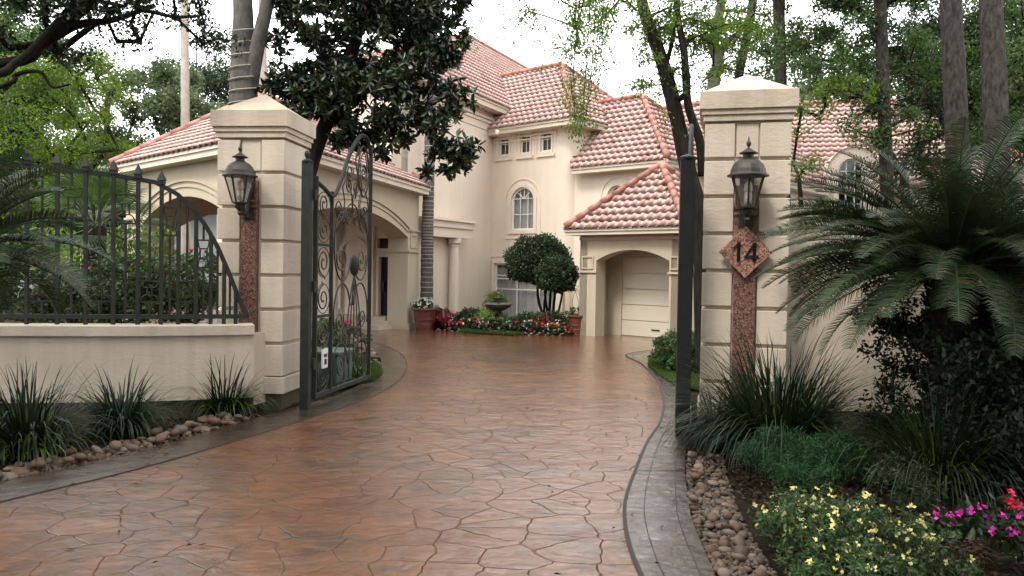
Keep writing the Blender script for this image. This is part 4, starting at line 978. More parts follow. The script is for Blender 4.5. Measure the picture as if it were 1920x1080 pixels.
M['lf_rose'] = leafmat('rose_leaf', [(.02, .045, .012), (.04, .075, .02), (.08, .11, .035)], .45, .25)
M['lf_under'] = leafmat('shade_darkened_leaf', [(.004, .009, .004), (.007, .015, .006), (.015, .024, .01)], .5, .05, .2)  # near-black greens: the shade of the right bed is put into the leaf colour
M['lf_lime'] = leafmat('lime_leaf', [(.08, .14, .02), (.13, .2, .03), (.18, .26, .05)], .5, .3)
M['grass'] = leafmat('lawn_blade', [(.022, .048, .006), (.036, .075, .009), (.06, .11, .015)], .5, .25)
M['fl_yel'] = leafmat('yellow_petal', [(.75, .66, .18), (.82, .76, .32), (.78, .72, .42)], .5, .25)
M['fl_mag'] = leafmat('magenta_petal', [(.65, .03, .36), (.8, .06, .5), (.75, .12, .5)], .5, .25)
M['fl_red'] = leafmat('red_petal', [(.6, .02, .04), (.75, .05, .09), (.55, .02, .1)], .5, .2)
M['fl_pink'] = leafmat('pink_leaf', [(.30, .025, .05), (.45, .05, .10), (.18, .02, .03), (.10, .05, .02)], .45, .25)
M['fl_white'] = leafmat('white_petal', [(.7, .7, .66), (.8, .8, .78), (.65, .68, .6)], .5, .2)
M['lf_shrub2'] = leafmat('fine_shrub_leaf', [(.022, .045, .015), (.04, .078, .025), (.075, .12, .04)], .45, .25)
g_ = lambda p: Vector((p[0], p[1], 0))
# ---------------------------------------------------------------- blade plants
def blades(c, n, Lm, spread, w, rng, up=.9, z0=0, seg=6, rad=.08, droop=1.0):
    V = []; Fq = []
    a = rng.random(n) * 2 * PI; r = rad * np.sqrt(rng.random(n)); L_ = Lm * (.45 + .75 * rng.random(n) ** 1.3); tilt = spread * (.2 + 1.25 * rng.random(n) ** .9)
    b = np.stack([c[0] + r * np.cos(a), c[1] + r * np.sin(a), np.full(n, z0)], 1); a = a + rng.normal(size=n) * .35
    hd = np.stack([np.cos(a), np.sin(a), np.zeros(n)], 1); sd = np.stack([-np.sin(a), np.cos(a), np.zeros(n)], 1)
    p = b.copy(); rows = []; ang = tilt * .35
    for k in range(seg + 1):
        f = k / seg; ww = w * (1 - f ** 2.2) * .5 + .0008
        rows.append(np.stack([p - sd * ww, p + sd * ww], 1)); d = hd * np.sin(ang)[:, None] + np.array([0, 0, 1]) * np.cos(ang)[:, None]
        p = p + d * (L_ / seg)[:, None]; ang = ang + tilt * droop * (1.6 / seg) * (.5 + 1.2 * f)
    R_ = np.stack(rows, 1).reshape(n, -1, 3)  # n,(seg+1)*2,3
    R_[:, :, 2] = np.maximum(R_[:, :, 2], z0 + .004)
    V = R_.reshape(-1, 3); base = np.arange(n)[:, None, None] * (2 * (seg + 1)); k = np.arange(seg)[None, :, None] * 2
    Fq = (base + k + np.array([0, 1, 3, 2])[None, None, :]).reshape(-1, 4); return V, Fq
def clump_grass(label, c, n, Lm, seed, spread=1.0, w=.012, rad=.12, group=None, droop=1.0):
    rng = np.random.default_rng(seed); t = thing('grass_clump', label, 'grass clump', (c[0], c[1], 0), 0, group)
    V, Fq = blades(c, n, Lm, spread, w, rng, rad=rad, droop=droop); fast('blades', V, Fq, M['lf_blade'], t); V, Fq = blades(c, n // 6, Lm * .6, 1.5, w, rng, rad=rad * 1.3); fast('old_blades', V, Fq, M['lf_lime'] if seed % 2 else M['lf_blade'], t); return t
clump_grass('dark spiky grass clump at the left frame edge in front of the garden wall', G(50, 850), 560, .84, 3, 1.45, .017, rad=.24)
clump_grass('middle one of three spiky grass clumps in front of the garden wall', G(228, 812), 430, .70, 4, 1.5, .017, rad=.2)
clump_grass('spiky grass clump nearest the left gate pillar', G(420, 778), 330, .74, 5, 1.45, .016, rad=.18)
clump_grass('small spiky grass tuft on the bed edge behind the river stones at far left', G(-90, 830), 300, .8, 6)
clump_grass('large dark grass clump at the foot of the number pillar', (2.6, 7.7), 1700, 1.15, 8, 1.5, .017, .36)
clump_grass('drooping dark grass clump under the sago palms behind the yellow flowers', (3.5, 6.5), 520, 1.15, 9, 1.3, .012, .2, droop=1.1)
clump_grass('low grass tuft against the gate post on the right border', (2.12, 8.25), 170, .62, 10, 1.2, .008, .08)
# ---------------------------------------------------------------- sago palms and fan palm
def sago(name, label, c, zt, nf, Lf, seed, bias=0, trunk=True, amin=0, amax=2 * PI, tr=.16, leaf=.19):
    rng = np.random.default_rng(seed); t = thing(name, label, 'palm', (c[0], c[1], 0)); V = []; Fq = []; mb = MB(); off = 0
    for i in range(nf + bias):
        if i >= nf: i = (i - nf) / bias * nf; left = True
        else: left = False
        a = amin + (amax - amin) * ((i * .381966 * 1.0) % 1.0) + rng.normal() * .1; el = 1.3 - 1.55 * (i / nf) + rng.normal() * .1
        if left: a = PI + rng.normal() * .55; el = .95 - 1.15 * (i / nf)
        Lx = Lf * (.85 + .25 * rng.random())
        hd = np.array([math.cos(a), math.sin(a), 0]); sd = np.array([-math.sin(a), math.cos(a), 0]); n = 13; p = np.array([c[0], c[1], zt]) + hd * .08; pts = [p.copy()]; e = el; tw = rng.normal() * .25
        for k in range(n):
            d = hd * math.cos(e) + np.array([0, 0, math.sin(e)]); p = p + d * Lx / n; pts.append(p.copy()); e -= (.85 + .3 * rng.random()) / n * (.4 + 1.2 * k / n)
        pts = np.array(pts); mb.tube([Vector(q) for q in pts], list(np.linspace(.012, .003, n + 1)), 5)
        m_ = 84; f = np.linspace(.08, .995, m_); idx = f * n; i0 = np.minimum(idx.astype(int), n - 1); fr = (idx - i0)[:, None]; base = pts[i0] * (1 - fr) + pts[i0 + 1] * fr; tan = unit(pts[i0 + 1] - pts[i0])
        sdt = sd * math.cos(tw) + np.array([0, 0, math.sin(tw)]); upv = unit(np.cross(tan, np.broadcast_to(sdt, tan.shape))); upv *= np.sign(upv[:, 2:3] + 1e-6)
        ll = leaf * 1.25 * np.sin(np.clip(f * .88 + .1, 0, 1) * PI) ** .55
        for s in (-1, 1):
            lift = .42 + rng.normal(size=(m_, 1)) * .06; d0 = unit(sdt * s + tan * .55 + upv * lift + rng.normal(size=(m_, 3)) * .04); l_ = (ll * (.92 + .16 * rng.random(m_)))[:, None]
            wd = tan * .0052; m1 = base + d0 * l_ * .55; tip = base + d0 * l_ + np.array([0, 0, -1]) * l_ * .22
            vv = np.stack([base - wd, base + wd, m1 + wd * .85, m1 - wd * .85, tip + wd * .15, tip - wd * .15], 1).reshape(-1, 3)
            k = np.arange(m_)[:, None] * 6 + off; Fq.append(k + np.array([[0, 1, 2, 3]])); Fq.append(k + np.array([[3, 2, 4, 5]])); V.append(vv); off += len(vv)
    fast('fronds', np.concatenate(V), np.concatenate(Fq), M['lf_sago'], t); mb.build('frond_stems', M['lf_lime'] if False else M['lf_box'], t, smooth=True)
    if trunk:
        tb = MB(); prof = [(tr * (1.15 if k == 0 else 1) * (1 + .12 * (k % 2)), -.03 + zt * k / 22) for k in range(23)] + [(tr * 1.25, zt + .08), (tr * .9, zt + .2), (tr * .4, zt + .28)]
        tb.lathe(prof, (c[0], c[1], 0), 18)
        V2_, F2_ = leafgeo(np.stack([c[0] + tr * np.cos(aa := rng.random(500) * 6.28), c[1] + tr * np.sin(aa), zt * rng.random(500) ** .6], 1), unit(np.stack([np.cos(aa), np.sin(aa), .8 + 0 * aa], 1)), .12, .05, rng)
        tb.add([tuple(map(float, q)) for q in V2_], [tuple(map(int, q)) for q in F2_]); tb.build('trunk', M['trunkfan'], t)
    return t
s1 = P(1785, 500, 7.35); s2 = P(1885, 490, 7.3)
sago('sago_palm', 'big sago palm right of the number pillar, its long fronds reaching across it', s1, 1.84, 60, 1.62, 21, bias=44)
sago('sago_palm', 'sago palm cut by the right frame edge with upright fronds', s2, 1.86, 44, 1.3, 22)
s3 = P(-95, 500, 6.6); sago('sago_palm', 'sago palm at the left frame edge drooping over the garden wall', s3, 1.85, 46, 1.12, 23)
def fanpalm(label, c, zt, r, seed):
    rng = np.random.default_rng(seed); t = thing('fan_palm', label, 'palm', (c[0], c[1], 0)); mb = MB(); prof = [(.16 * (1 + .15 * (k % 2)), zt * k / 16) for k in range(17)] + [(.05, zt + .1)]; mb.lathe(prof, (c[0], c[1], 0), 12); mb.build('trunk', M['trunkfan'], t); V = []; Fq = []; off = 0; st = MB()
    for i in range(26):
        a = i * 2.4; el = 1.3 - 1.8 * i / 26; d = np.array([math.cos(a) * math.cos(el), math.sin(a) * math.cos(el), math.sin(el)]); b = np.array([c[0], c[1], zt]); h = b + d * r * .5; st.tube([Vector(b), Vector(h)], .015, 4)
        s = unit(np.cross(d, [0, 0, 1])); n_ = 30; ph = np.linspace(-1.5, 1.5, n_)[:, None]; dd_ = unit(d * np.cos(ph) + s * np.sin(ph)); up_ = np.cross(s, d); tips = h + dd_ * r * .6 + np.array([0, 0, -.12 * r]); md = h + dd_ * r * .35; wv = unit(np.cross(dd_, up_)) * .014
        vv = np.stack([np.broadcast_to(h, md.shape), md + wv, tips, md - wv], 1).reshape(-1, 3); V.append(vv); Fq.append(np.arange(n_)[:, None] * 4 + np.array([[0, 1, 2, 3]]) + off); off += len(vv)
    fast('fronds', np.concatenate(V), np.concatenate(Fq), M['lf_mid'], t); st.build('frond_stems', M['lf_box'], t); return t
fanpalm('small fan palm with shaggy brown trunk behind the iron fence', P(178, 500, 13.2), 2.35, 1.15, 31)
# ---------------------------------------------------------------- shrubs
def shrub(name, label, ells, dens, cr, per, Lm, Wm, lm, seed, cat='shrub', stems=True, flowers=None, ros=1, group=None, down=0, core=0, bark='barkgrey', six=False, flat=.75):
    rng = np.random.default_rng(seed); c = ells[0][0]; t = thing(name, label, cat, (c[0], c[1], 0), 0, group); cl = ell_clumps(ells, dens, cr, rng)
    cl = cl[cl[:, 2] > .02]
    V, Fq = clump_leaves(cl, per, Lm, Wm, rng, ros, down=down, six=six, flat=flat); V[:, 2] = np.maximum(V[:, 2], .003); fast('foliage', V, Fq, M[lm], t)
    if stems:
        mb = MB(); base = [(c[0], c[1], 0), (c[0], c[1], max(.08, .3 * c[2]))]; skeleton(mb, base, .03, cl[:: max(1, len(cl) // 60), :3], rng, .004, .3, startfrac=0, drawtrunk=True); mb.build('stems', M[bark], t)
    if flowers:
        fm, n, fs, petals, zmin = flowers; k = rng.choice(len(cl), n, replace=True); o = unit(rng.normal(size=(n, 3))); o[:, 1] -= .4; o[:, 2] = np.abs(o[:, 2]) + .3; o = unit(o)
        b = cl[k, :3] + o * cl[k, 3:4] * .95; keep = b[:, 2] > zmin; b = b[keep]; o = o[keep]; Vb = []; B = np.repeat(b, petals, 0); O = np.repeat(o, petals, 0)
        r_ = unit(np.cross(O, unit(rng.normal(size=O.shape)))); d_ = unit(r_ + O * .35); V, Fq = leafgeo(B, d_, fs * (.8 + .4 * rng.random(len(B))), fs * .85, rng); fast('flowers', V, Fq, M[fm], t)
    return t
ev = lambda x, y, z, rx, ry, rz: ((x, y, z), (rx, ry, rz))
# rose hedge behind the fence
shrub('rose_shrub', 'rose shrub with red blooms behind the arched end of the iron fence', [E(350, 525, 10.8, 80, 62, .6), E(300, 560, 10.6, 90, 60, .6)], 60, .17, 90, .062, .036, 'lf_rose', 41, flowers=('fl_red', 9, .04, 7, .9))
shrub('rose_shrub', 'dark rose shrub behind the middle of the iron fence', [E(190, 560, 10.8, 90, 65, .6), E(240, 520, 11.2, 60, 50, .6)], 60, .17, 90, .062, .036, 'lf_rose', 42, flowers=('fl_red', 6, .04, 7, .9))
shrub('rose_shrub', 'dark leafy shrub behind the fence and the left sago palm', [E(60, 545, 10.6, 90, 80, .6), E(-60, 520, 10.8, 90, 90, .6)], 45, .18, 90, .062, .036, 'lf_rose', 43, flowers=('fl_red', 8, .05, 7, .9))
shrub('hedge', 'lime green shrubs in the far left garden beyond the fence', [E(80, 480, 17, 130, 45, 1), E(250, 470, 18, 70, 50, 1)], 9, .3, 80, .09, .05, 'lf_lime', 44, cat='shrub')
# island behind the left gate
shrub('variegated_shrub', 'pale green bush behind the scrollwork of the left gate', [E(622, 612, 14.5, 24, 30, .3)], 150, .10, 60, .07, .03, 'lf_far', 45)
shrub('flowering_plant', 'small red flowering plant behind the left gate leaf', [E(652, 612, 15.2, 22, 20, .25)], 160, .09, 40, .05, .03, 'lf_shrub', 46, cat='plant', flowers=('fl_red', 16, .04, 6, .1))
shrub('hedge', 'low dark hedge on the lawn island behind the left gate', [E(615, 640, 14.4, 32, 14, .4), E(660, 640, 14.8, 30, 12, .4)], 60, .12, 70, .05, .03, 'lf_shrub', 47)
shrub('ground_plant', 'leafy plants around the green utility box', [E(668, 700, 12.3, 14, 16, .25), E(600, 655, 13.2, 16, 12, .25)], 120, .08, 50, .05, .03, 'lf_box', 48, cat='plant')
# right side
shrub('box_hedge', 'square clipped hedge between the driveway and the right gate post', [ev(3.0, 14.4, .32, .42, .9, .34), ev(3.45, 14.7, .33, .42, 1.0, .34), ev(2.95, 13.9, .3, .34, .4, .32), ev(3.5, 14, .3, .4, .4, .32)], 420, .07, 70, .04, .025, 'lf_box', 50, cat='hedge')
shrub('hedge', 'dark shrubs behind the edge-on right gate leaf', [ev(3.9, 12.6, .4, .5, .7, .45)], 60, .14, 70, .05, .03, 'lf_shrub', 51)
shrub('feathery_shrub', 'feathery bright green shrub in front of the large grass clump', [ev(2.3, 6.75, .24, .38, .33, .20), ev(2.75, 6.8, .22, .36, .3, .18), ev(2.35, 6.35, .18, .28, .25, .15)], 900, .055, 60, .05, .006, 'lf_fern', 52, stems=False, flat=1)
shrub('feathery_shrub', 'greyer part of the feathery planting in the shade beside it', [ev(3.05, 6.4, .2, .35, .35, .17), ev(3.0, 5.9, .18, .35, .25, .15)], 500, .06, 55, .05, .007, 'lf_shrub', 53, stems=False, flat=1)
shrub('yellow_flower_shrub', 'bushy plant covered in small yellow flowers in the right bed foreground', [ev(1.85, 4.75, .2, .36, .34, .2), ev(2.2, 4.8, .2, .36, .32, .19), ev(2.42, 4.55, .14, .28, .28, .16), ev(1.82, 5.1, .18, .28, .26, .18), ev(2.1, 5.15, .2, .3, .22, .17), ev(1.9, 4.35, .12, .36, .3, .16)], 900, .055, 26, .036, .015, 'lf_shrub2', 54, stems=False, flowers=('fl_yel', 330, .021, 6, .15))
shrub('impatiens', 'magenta flowering impatiens at the lower right corner of the frame', [ev(2.86, 4.9, .22, .20, .2, .11), ev(3.12, 4.8, .2, .2, .2, .12)], 1100, .06, 9, .08, .035, 'lf_shrub', 55, stems=False, cat='flowering plant', flowers=('fl_mag', 60, .034, 5, .2), six=True)
shrub('impatiens', 'plant with a single orange-red bloom at the right frame edge', [ev(3.2, 5.05, .26, .12, .12, .08)], 700, .07, 9, .085, .035, 'lf_shrub', 56, stems=False, cat='flowering plant', flowers=('fl_red', 10, .036, 5, .28), six=True)
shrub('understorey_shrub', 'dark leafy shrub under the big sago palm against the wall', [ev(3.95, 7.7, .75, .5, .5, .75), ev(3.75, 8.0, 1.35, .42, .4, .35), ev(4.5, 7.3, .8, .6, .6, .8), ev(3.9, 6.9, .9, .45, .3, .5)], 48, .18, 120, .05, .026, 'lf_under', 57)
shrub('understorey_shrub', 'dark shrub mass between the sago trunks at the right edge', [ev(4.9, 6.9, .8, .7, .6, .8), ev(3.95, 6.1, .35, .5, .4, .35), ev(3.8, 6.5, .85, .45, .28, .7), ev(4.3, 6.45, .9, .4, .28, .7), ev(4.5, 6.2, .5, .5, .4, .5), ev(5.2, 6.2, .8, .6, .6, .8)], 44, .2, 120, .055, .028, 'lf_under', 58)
# ---------------------------------------------------------------- topiary
def topiary():
    rng = np.random.default_rng(61); Y = 24.0; base = P(1032, 600, Y); t = thing('topiary_tree', 'round clipped multi-stem topiary tree before the picture window', 'tree', (base.x, base.y, 0))
    V = []; Fq = []; off = 0
    for (c, r), n in zip([E(1008, 493, Y + .1, 58, 50, .8), E(1043, 519, Y - .75, 38, 36, .5), E(976, 506, Y - .1, 25, 24, .45)], (30000, 14000, 5000)):
        o = unit(rng.normal(size=(n, 3))); rr = (.8 + .24 * rng.random((n, 1)) ** 2.0) + .10 * rng.random((n, 1)) ** 14; bump = 1 + .06 * np.sin(o[:, :1] * 7 + o[:, 2:] * 6) + .04 * np.sin(o[:, 1:2] * 13 + o[:, 2:] * 5)
        o2 = o.copy(); o2[:, 2] = np.where(o2[:, 2] < -.55, -.55 + (o2[:, 2] + .55) * .4, o2[:, 2])
        b = np.array(c) + o2 * rr * bump * np.array(r); d = unit(o * .8 + rng.normal(size=(n, 3)) * .7); v, f = leafgeo(b, d, .075, .042, rng); V.append(v); Fq.append(f + off); off += len(v)
    fast('crown', np.concatenate(V), np.concatenate(Fq), M['lf_top'], t); mb = MB()
    for (xb, xt, w) in ((1030, 1008, .05), (1033, 1020, .045), (1036, 1045, .05), (1040, 1060, .04), (1028, 1034, .05), (1022, 1030, .04)):
        a, b = P(xb, 600, Y), P(xt, 520, Y + rng.normal() * .2); a.z = 0; m_ = a.lerp(b, .5) + Vector((rng.normal() * .06, 0, 0)); mb.tube(crom([a, m_, b], 4), list(np.linspace(w, w * .7, 9)), 7)
    mb.build('trunk', M['barkdark'], t, smooth=True)
topiary()
# ---------------------------------------------------------------- house flower bed
bed = [Vector((*P(x, 600, Y)[:2], 0)) for x, Y in ((806, 23.2), (850, 22.4), (900, 21.9), (960, 21.4), (1020, 21.2), (1065, 21.3), (1090, 22), (1100, 24), (1040, 27), (920, 28), (850, 26), (800, 24.4))]
sheet('flower_bed', bed, .05, M['soil'], th=.06)
lawn_e = [Vector((*G(x, y)[:2], 0)) for x, y in ((858, 620), (900, 621), (950, 624.5), (988, 628), (960, 629.5), (900, 627), (868, 623.5))]
def lawn(name, poly, n, seed, h=.05, z=.012):
    rng = np.random.default_rng(seed); mb = MB(); sheet('lawn_soil', poly, z, M['soil'])
    P_ = np.array([(p[0], p[1]) for p in poly]); lo, hi = P_.min(0), P_.max(0); q = lo + (hi - lo) * rng.random((n * 2, 2)); ins = np.zeros(len(q), bool); j = len(P_) - 1
    for i in range(len(P_)):
        xi, yi = P_[i]; xj, yj = P_[j]; c = ((yi > q[:, 1]) != (yj > q[:, 1])) & (q[:, 0] < (xj - xi) * (q[:, 1] - yi) / (yj - yi + 1e-12) + xi); ins ^= c; j = i
    q = q[ins]; b = np.stack([q[:, 0], q[:, 1], np.full(len(q), z)], 1); d = unit(rng.normal(size=b.shape) * .35 + np.array([0, 0, 1])); V, Fq = leafgeo(b, d, h * (.6 + .8 * rng.random(len(b))), .008 + h * .12, rng); o = fast(name, V, Fq, M['grass']); return setprops(o, 'strip of short bright grass', 'grass', kind='stuff')
lawn('grass', lawn_e, 9000, 70, .07, .012)
o_ = lawn('grass', [(-5.0, 12.2), (-3.4, 10.9), (-2.55, 11.1), (-2.1, 12.2), (-2.1, 13.0), (-2.35, 14.2), (-2.8, 15.2), (-3.6, 15.8), (-5.8, 15.8)], 42000, 71, .06, .01); o_['label'] = 'patch of bright green lawn behind the left gate'
o_ = lawn('grass', [(2.75, 15.9), (2.55, 14.8), (2.5, 13.2), (2.55, 12.0), (3.2, 11.5), (4.8, 13), (4.4, 16.4)], 30000, 72, .05, .01); o_['label'] = 'strip of grass around the clipped hedge behind the right gate'
o_ = lawn('grass', [(-60, 12.5), (-7.2, 12.2), (-9, 16), (-14, 20), (-20, 34), (-60, 34)], 60000, 73, .12, .01); o_['label'] = 'far lawn beyond the fence at the left'
def small_plant(kind, label, x, y, s, seed, grp):
    rng = np.random.default_rng(seed); t = thing(kind, label, 'plant', (x, y, .05), 0, grp); c = (x, y, .05)
    if kind == 'cordyline':
        V, Fq = blades(c, 46, .5 * s, 1.1, .06, rng, z0=.1, rad=.05); fast('leaves', V, Fq, M['fl_pink'], t)
    else:
        fm = {'pink_bedding': 'fl_red', 'white_bedding': 'fl_white', 'green_bedding': None, 'bromeliad': 'fl_pink'}[kind]
        cl = ell_clumps([((x, y, .05 + .16 * s), (.2 * s, .18 * s, .17 * s))], 900 / s, .07, rng); V, Fq = clump_leaves(cl, 22, .075, .035, rng); V[:, 2] = np.maximum(V[:, 2], .051); fast('leaves', V, Fq, M['lf_shrub' if seed % 3 else 'lf_box'], t)
        if fm:
            n = 7; o = unit(rng.normal(size=(n, 3)) + np.array([0, -.5, .6])); b = np.array([x, y, .05 + .16 * s]) + o * np.array([.22, .2, .2]) * s; B = np.repeat(b, 5, 0); O = np.repeat(o, 5, 0); r_ = unit(np.cross(O, unit(rng.normal(size=O.shape)))); V, Fq = leafgeo(B, unit(r_ + O * .4), .045, .04, rng); fast('flowers', V, Fq, M[fm], t)
front = crom([Vector((*P(x, 600, Y)[:2], 0)) for x, Y in ((812, 22.6), (850, 22.3), (905, 21.9), (960, 21.5), (1020, 21.3), (1058, 21.3))], 10)
rs = np.random.default_rng(81); kinds = ['pink_bedding', 'white_bedding', 'pink_bedding', 'white_bedding', 'pink_bedding']
L_ln = {'pink_bedding': 'small red flowering bedding plant along the front of the house flower bed', 'white_bedding': 'small white flowering bedding plant along the front of the house flower bed', 'green_bedding': 'leafy green plant in the middle of the house flower bed'}
for i in range(20):
    k = kinds[i % 5]; p = front[int(i * (len(front) - 1) / 19)]; small_plant(k, L_ln[k], p.x + rs.normal() * .05, p.y + .22 + rs.normal() * .06, .75 + .25 * rs.random(), 100 + i, {'pink_bedding': 'red bedding plants of the house flower bed', 'white_bedding': 'white bedding plants of the house flower bed'}[k])
for i in range(15):
    p = front[int((i + .5) * (len(front) - 1) / 15)]; small_plant('green_bedding', L_ln['green_bedding'], p.x + rs.normal() * .1, p.y + .85 + rs.random() * .5, 1.2 + .6 * rs.random(), 130 + i, 'green plants of the house flower bed')
for k, (px, Y, s, lab) in enumerate(((838, 22.9, 1.15, 'pink cordyline beside the large left pot'), (832, 22.6, 1.0, 'low red cordyline in front of the taller pink one'), (1026, 22.0, 1.0, 'pink cordyline at the foot of the round topiary tree'), (1010, 22.2, 1.1, 'red cordyline left of the one under the topiary tree'))):
    p = P(px, 600, Y); small_plant('cordyline', lab, p.x, p.y, s, 160 + k, None)
shrub('lime_shrub', 'yellow-green mound left of the stone fountain', [E(905, 600, 22.6, 20, 15, .35)], 300, .08, 70, .06, .03, 'lf_lime', 90, cat='shrub')
shrub('round_shrub', 'light green rounded bush behind the stone fountain', [E(929, 563, 24.6, 28, 15, .45), E(930, 575, 24.6, 25, 14, .4)], 120, .12, 120, .045, .024, 'lf_lime', 91, cat='shrub')
# fountain
fp = P(934, 600, 23.2); ft = thing('stone_fountain', 'mossy stone fountain with a wide scalloped bowl in the flower bed', 'fountain', (fp.x, fp.y, 0)); fc_ = (fp.x, fp.y, .05)
MB().lathe([(.2, 0), (.2, .06), (.12, .1), (.09, .2), (.12, .3), (.08, .42), (.1, .5)], fc_, 16).build('pedestal', M['fount'], ft)
b_ = MB(); b_.lathe([(.08, .48), (.2, .52), (.34, .6), (.4, .68), (.43, .68), (.42, .71), (.36, .69), (.1, .6)], fc_, 24); b_.build('bowl', M['fount'], ft)
MB().lathe([(.06, .58), (.05, .75), (.09, .8), (.17, .86), (.18, .88), (.05, .86), (.03, .95), (.05, 1.0), (.005, 1.04)], fc_, 16).build('upper_tier', M['fount'], ft)
# pots
def pot(label, c, s, h, seed, fm):
    t = thing('plant_pot', label, 'plant pot', (c.x, c.y, 0)); cc = (c.x, c.y, 0); k = h
    MB().lathe([(s * .66, .0), (s * .68, .03 * k), (s * .64, .06 * k), (s * .68, .1 * k), (s * .70, .24 * k), (s * .73, .25 * k), (s * .73, .28 * k), (s * .71, .3 * k), (s * .76, .46 * k), (s * .79, .47 * k), (s * .79, .5 * k), (s * .77, .52 * k), (s * .85, .86 * k), (s * .98, .9 * k), (s, .94 * k), (s * .98, k), (s * .88, k), (s * .84, .9 * k), (.01, .88 * k)], cc, 24).build('pot', M['terra'], t)
    rng = np.random.default_rng(seed); cl = ell_clumps([((c.x, c.y, h + .08), (s * .9, s * .9, .16))], 300, .07, rng); V, Fq = clump_leaves(cl, 26, .07, .04, rng); fast('potted_plant', V, Fq, M['lf_box'], t)
    if fm:
        n = 70; o = unit(rng.normal(size=(n, 3)) + np.array([0, -.3, .6])); b = np.array([c.x, c.y, h + .08]) + o * np.array([s * .95, s * .95, .2]); B = np.repeat(b, 5, 0); O = np.repeat(o, 5, 0); r_ = unit(np.cross(O, unit(rng.normal(size=O.shape)))); V, Fq = leafgeo(B, unit(r_ + O * .4), .04, .035, rng); fast('flowers', V, Fq, M[fm], t)
    return t
pp = P(796, 617, 22.7); pot('large dark red pot of white flowers beside the carport pier', pp, .38, .62, 95, 'fl_white')
pp2 = P(1081, 627, 21.75); t_ = pot('smaller red pot with a leafy plant beside the garage pier', pp2, .26, .54, 96, None)
mb = MB(); rg = np.random.default_rng(5)
for k in range(4):
    a = Vector((pp2.x + rg.normal() * .03, pp2.y, .55)); mb.tube(crom([a, a + Vector((rg.normal() * .08, 0, .3)), a + Vector((rg.normal() * .15, 0, .62)), a + Vector((rg.normal() * .2, 0, .8))], 4), .006, 4)
mb.build('bare_twigs', M['barkdark'], t_)
# ---------------------------------------------------------------- river stones
M['stone'] = None
def stone_mat():
    m, nt, b = new_mat('river_stone'); oi = N(nt, 'ShaderNodeObjectInfo'); r = ramp(nt, [(0, (.075, .045, .03)), (.3, (.14, .09, .062)), (.55, (.10, .055, .035)), (.85, (.20, .155, .115)), (1, (.06, .05, .045))]); r.color_ramp.interpolation = 'LINEAR'; L(nt, oi.outputs['Random'], r.inputs['Fac'])
    tc = N(nt, 'ShaderNodeTexCoord'); n = N(nt, 'ShaderNodeTexNoise', i_Scale=9, i_Detail=5); L(nt, tc.outputs['Object'], n.inputs['Vector']); hs = N(nt, 'ShaderNodeHueSaturation'); mr = N(nt, 'ShaderNodeMapRange', i_From_Min=.3, i_From_Max=.7, i_To_Min=.65, i_To_Max=1.2); L(nt, n.outputs['Fac'], mr.inputs['Value']); L(nt, mr.outputs['Result'], hs.inputs['Value']); L(nt, r.outputs['Color'], hs.inputs['Color']); L(nt, hs.outputs['Color'], b.inputs['Base Color']); b.inputs['Roughness'].default_value = .6; b.inputs['Specular IOR Level'].default_value = .3; return m
M['stone'] = stone_mat(); stones = []
for k in range(7):
    bm = bmesh.new(); bmesh.ops.create_icosphere(bm, subdivisions=2, radius=1); rk = np.random.default_rng(200 + k); ph = rk.random((5, 3)) * 6
    for v in bm.verts:
        f = 1 + sum(.24 / (j + 1) * math.sin(v.co.x * (1.3 + j) + ph[j][0]) * math.sin(v.co.y * (1.3 + j) + ph[j][1] + v.co.z) for j in range(5)); v.co *= f; v.co.z *= .66; v.co.y *= .8 + .05 * k
    me = bpy.data.meshes.new('river_stone'); bm.to_mesh(me); bm.free(); me.polygons.foreach_set('use_smooth', [True] * len(me.polygons)); me.materials.append(M['stone']); stones.append(me)
def scatter(line, i0, i1, n, wmin, wmax, side, label, group, seed, smin=.032, smax=.062, name='river_stone', cat='stone'):
    rk = np.random.default_rng(seed); seg = line[i0:i1]; placed = []; tries = 0
    cum = np.cumsum([0] + [(b - a).length for a, b in zip(seg[:-1], seg[1:])])
    while len(placed) < n and tries < n * 60:
        tries += 1; s = rk.random() * cum[-1]; j = min(int(np.searchsorted(cum, s)) - 1, len(seg) - 2); j = max(j, 0); f = (s - cum[j]) / max(1e-6, cum[j + 1] - cum[j]); p = seg[j].lerp(seg[j + 1], f); t = (seg[j + 1] - seg[j]).normalized(); off = wmin + (wmax - wmin) * rk.random(); q = p + Vector((-t.y, t.x, 0)) * side * off; r = smin + (smax - smin) * rk.random() ** 1.3
        lay = 0
        near = [o for o in placed if (o[0] - q.x) ** 2 + (o[1] - q.y) ** 2 < ((o[2] + r) * .72) ** 2]
        if near:
            if len(near) <= 2 and max(o[3] for o in near) == 0 and rk.random() < .3: lay = 1
            else: continue
        placed.append((q.x, q.y, r, lay)); o = bpy.data.objects.new(name, stones[int(rk.integers(7))]); COL.objects.link(o); o.location = (q.x, q.y, r * .42 - .012 + lay * r * .85); o.rotation_euler = (rk.normal() * .25, rk.normal() * .25, rk.random() * 6.28); o.scale = (r * (1 + .3 * rk.random()), r, r * (.8 + .3 * rk.random())); setprops(o, label, cat, group)
n_lo = len(LO)
iL1 = max(i for i, p in enumerate(LO) if p.y < 9.4 and p.x < -2.4 and i < 61)
scatter(LO, 22, iL1, 170, .04, .36, 1, 'rounded brown river stone in the row along the left border', 'river stones along the left border', 301, .028, .066)
iR = [i for i, p in enumerate(RO) if 3.9 < p.y < 7.7]
scatter(RO, iR[0], iR[-1], 130, .02, .31, 1, 'rounded tan river stone in the row along the right border', 'river stones along the right border', 302, .022, .05)
scatter(front, 0, len(front), 46, .0, .06, -1, 'small pale edging stone at the front of the house flower bed', 'pale edging stones of the house flower bed', 303, .035, .06, 'edging_stone')
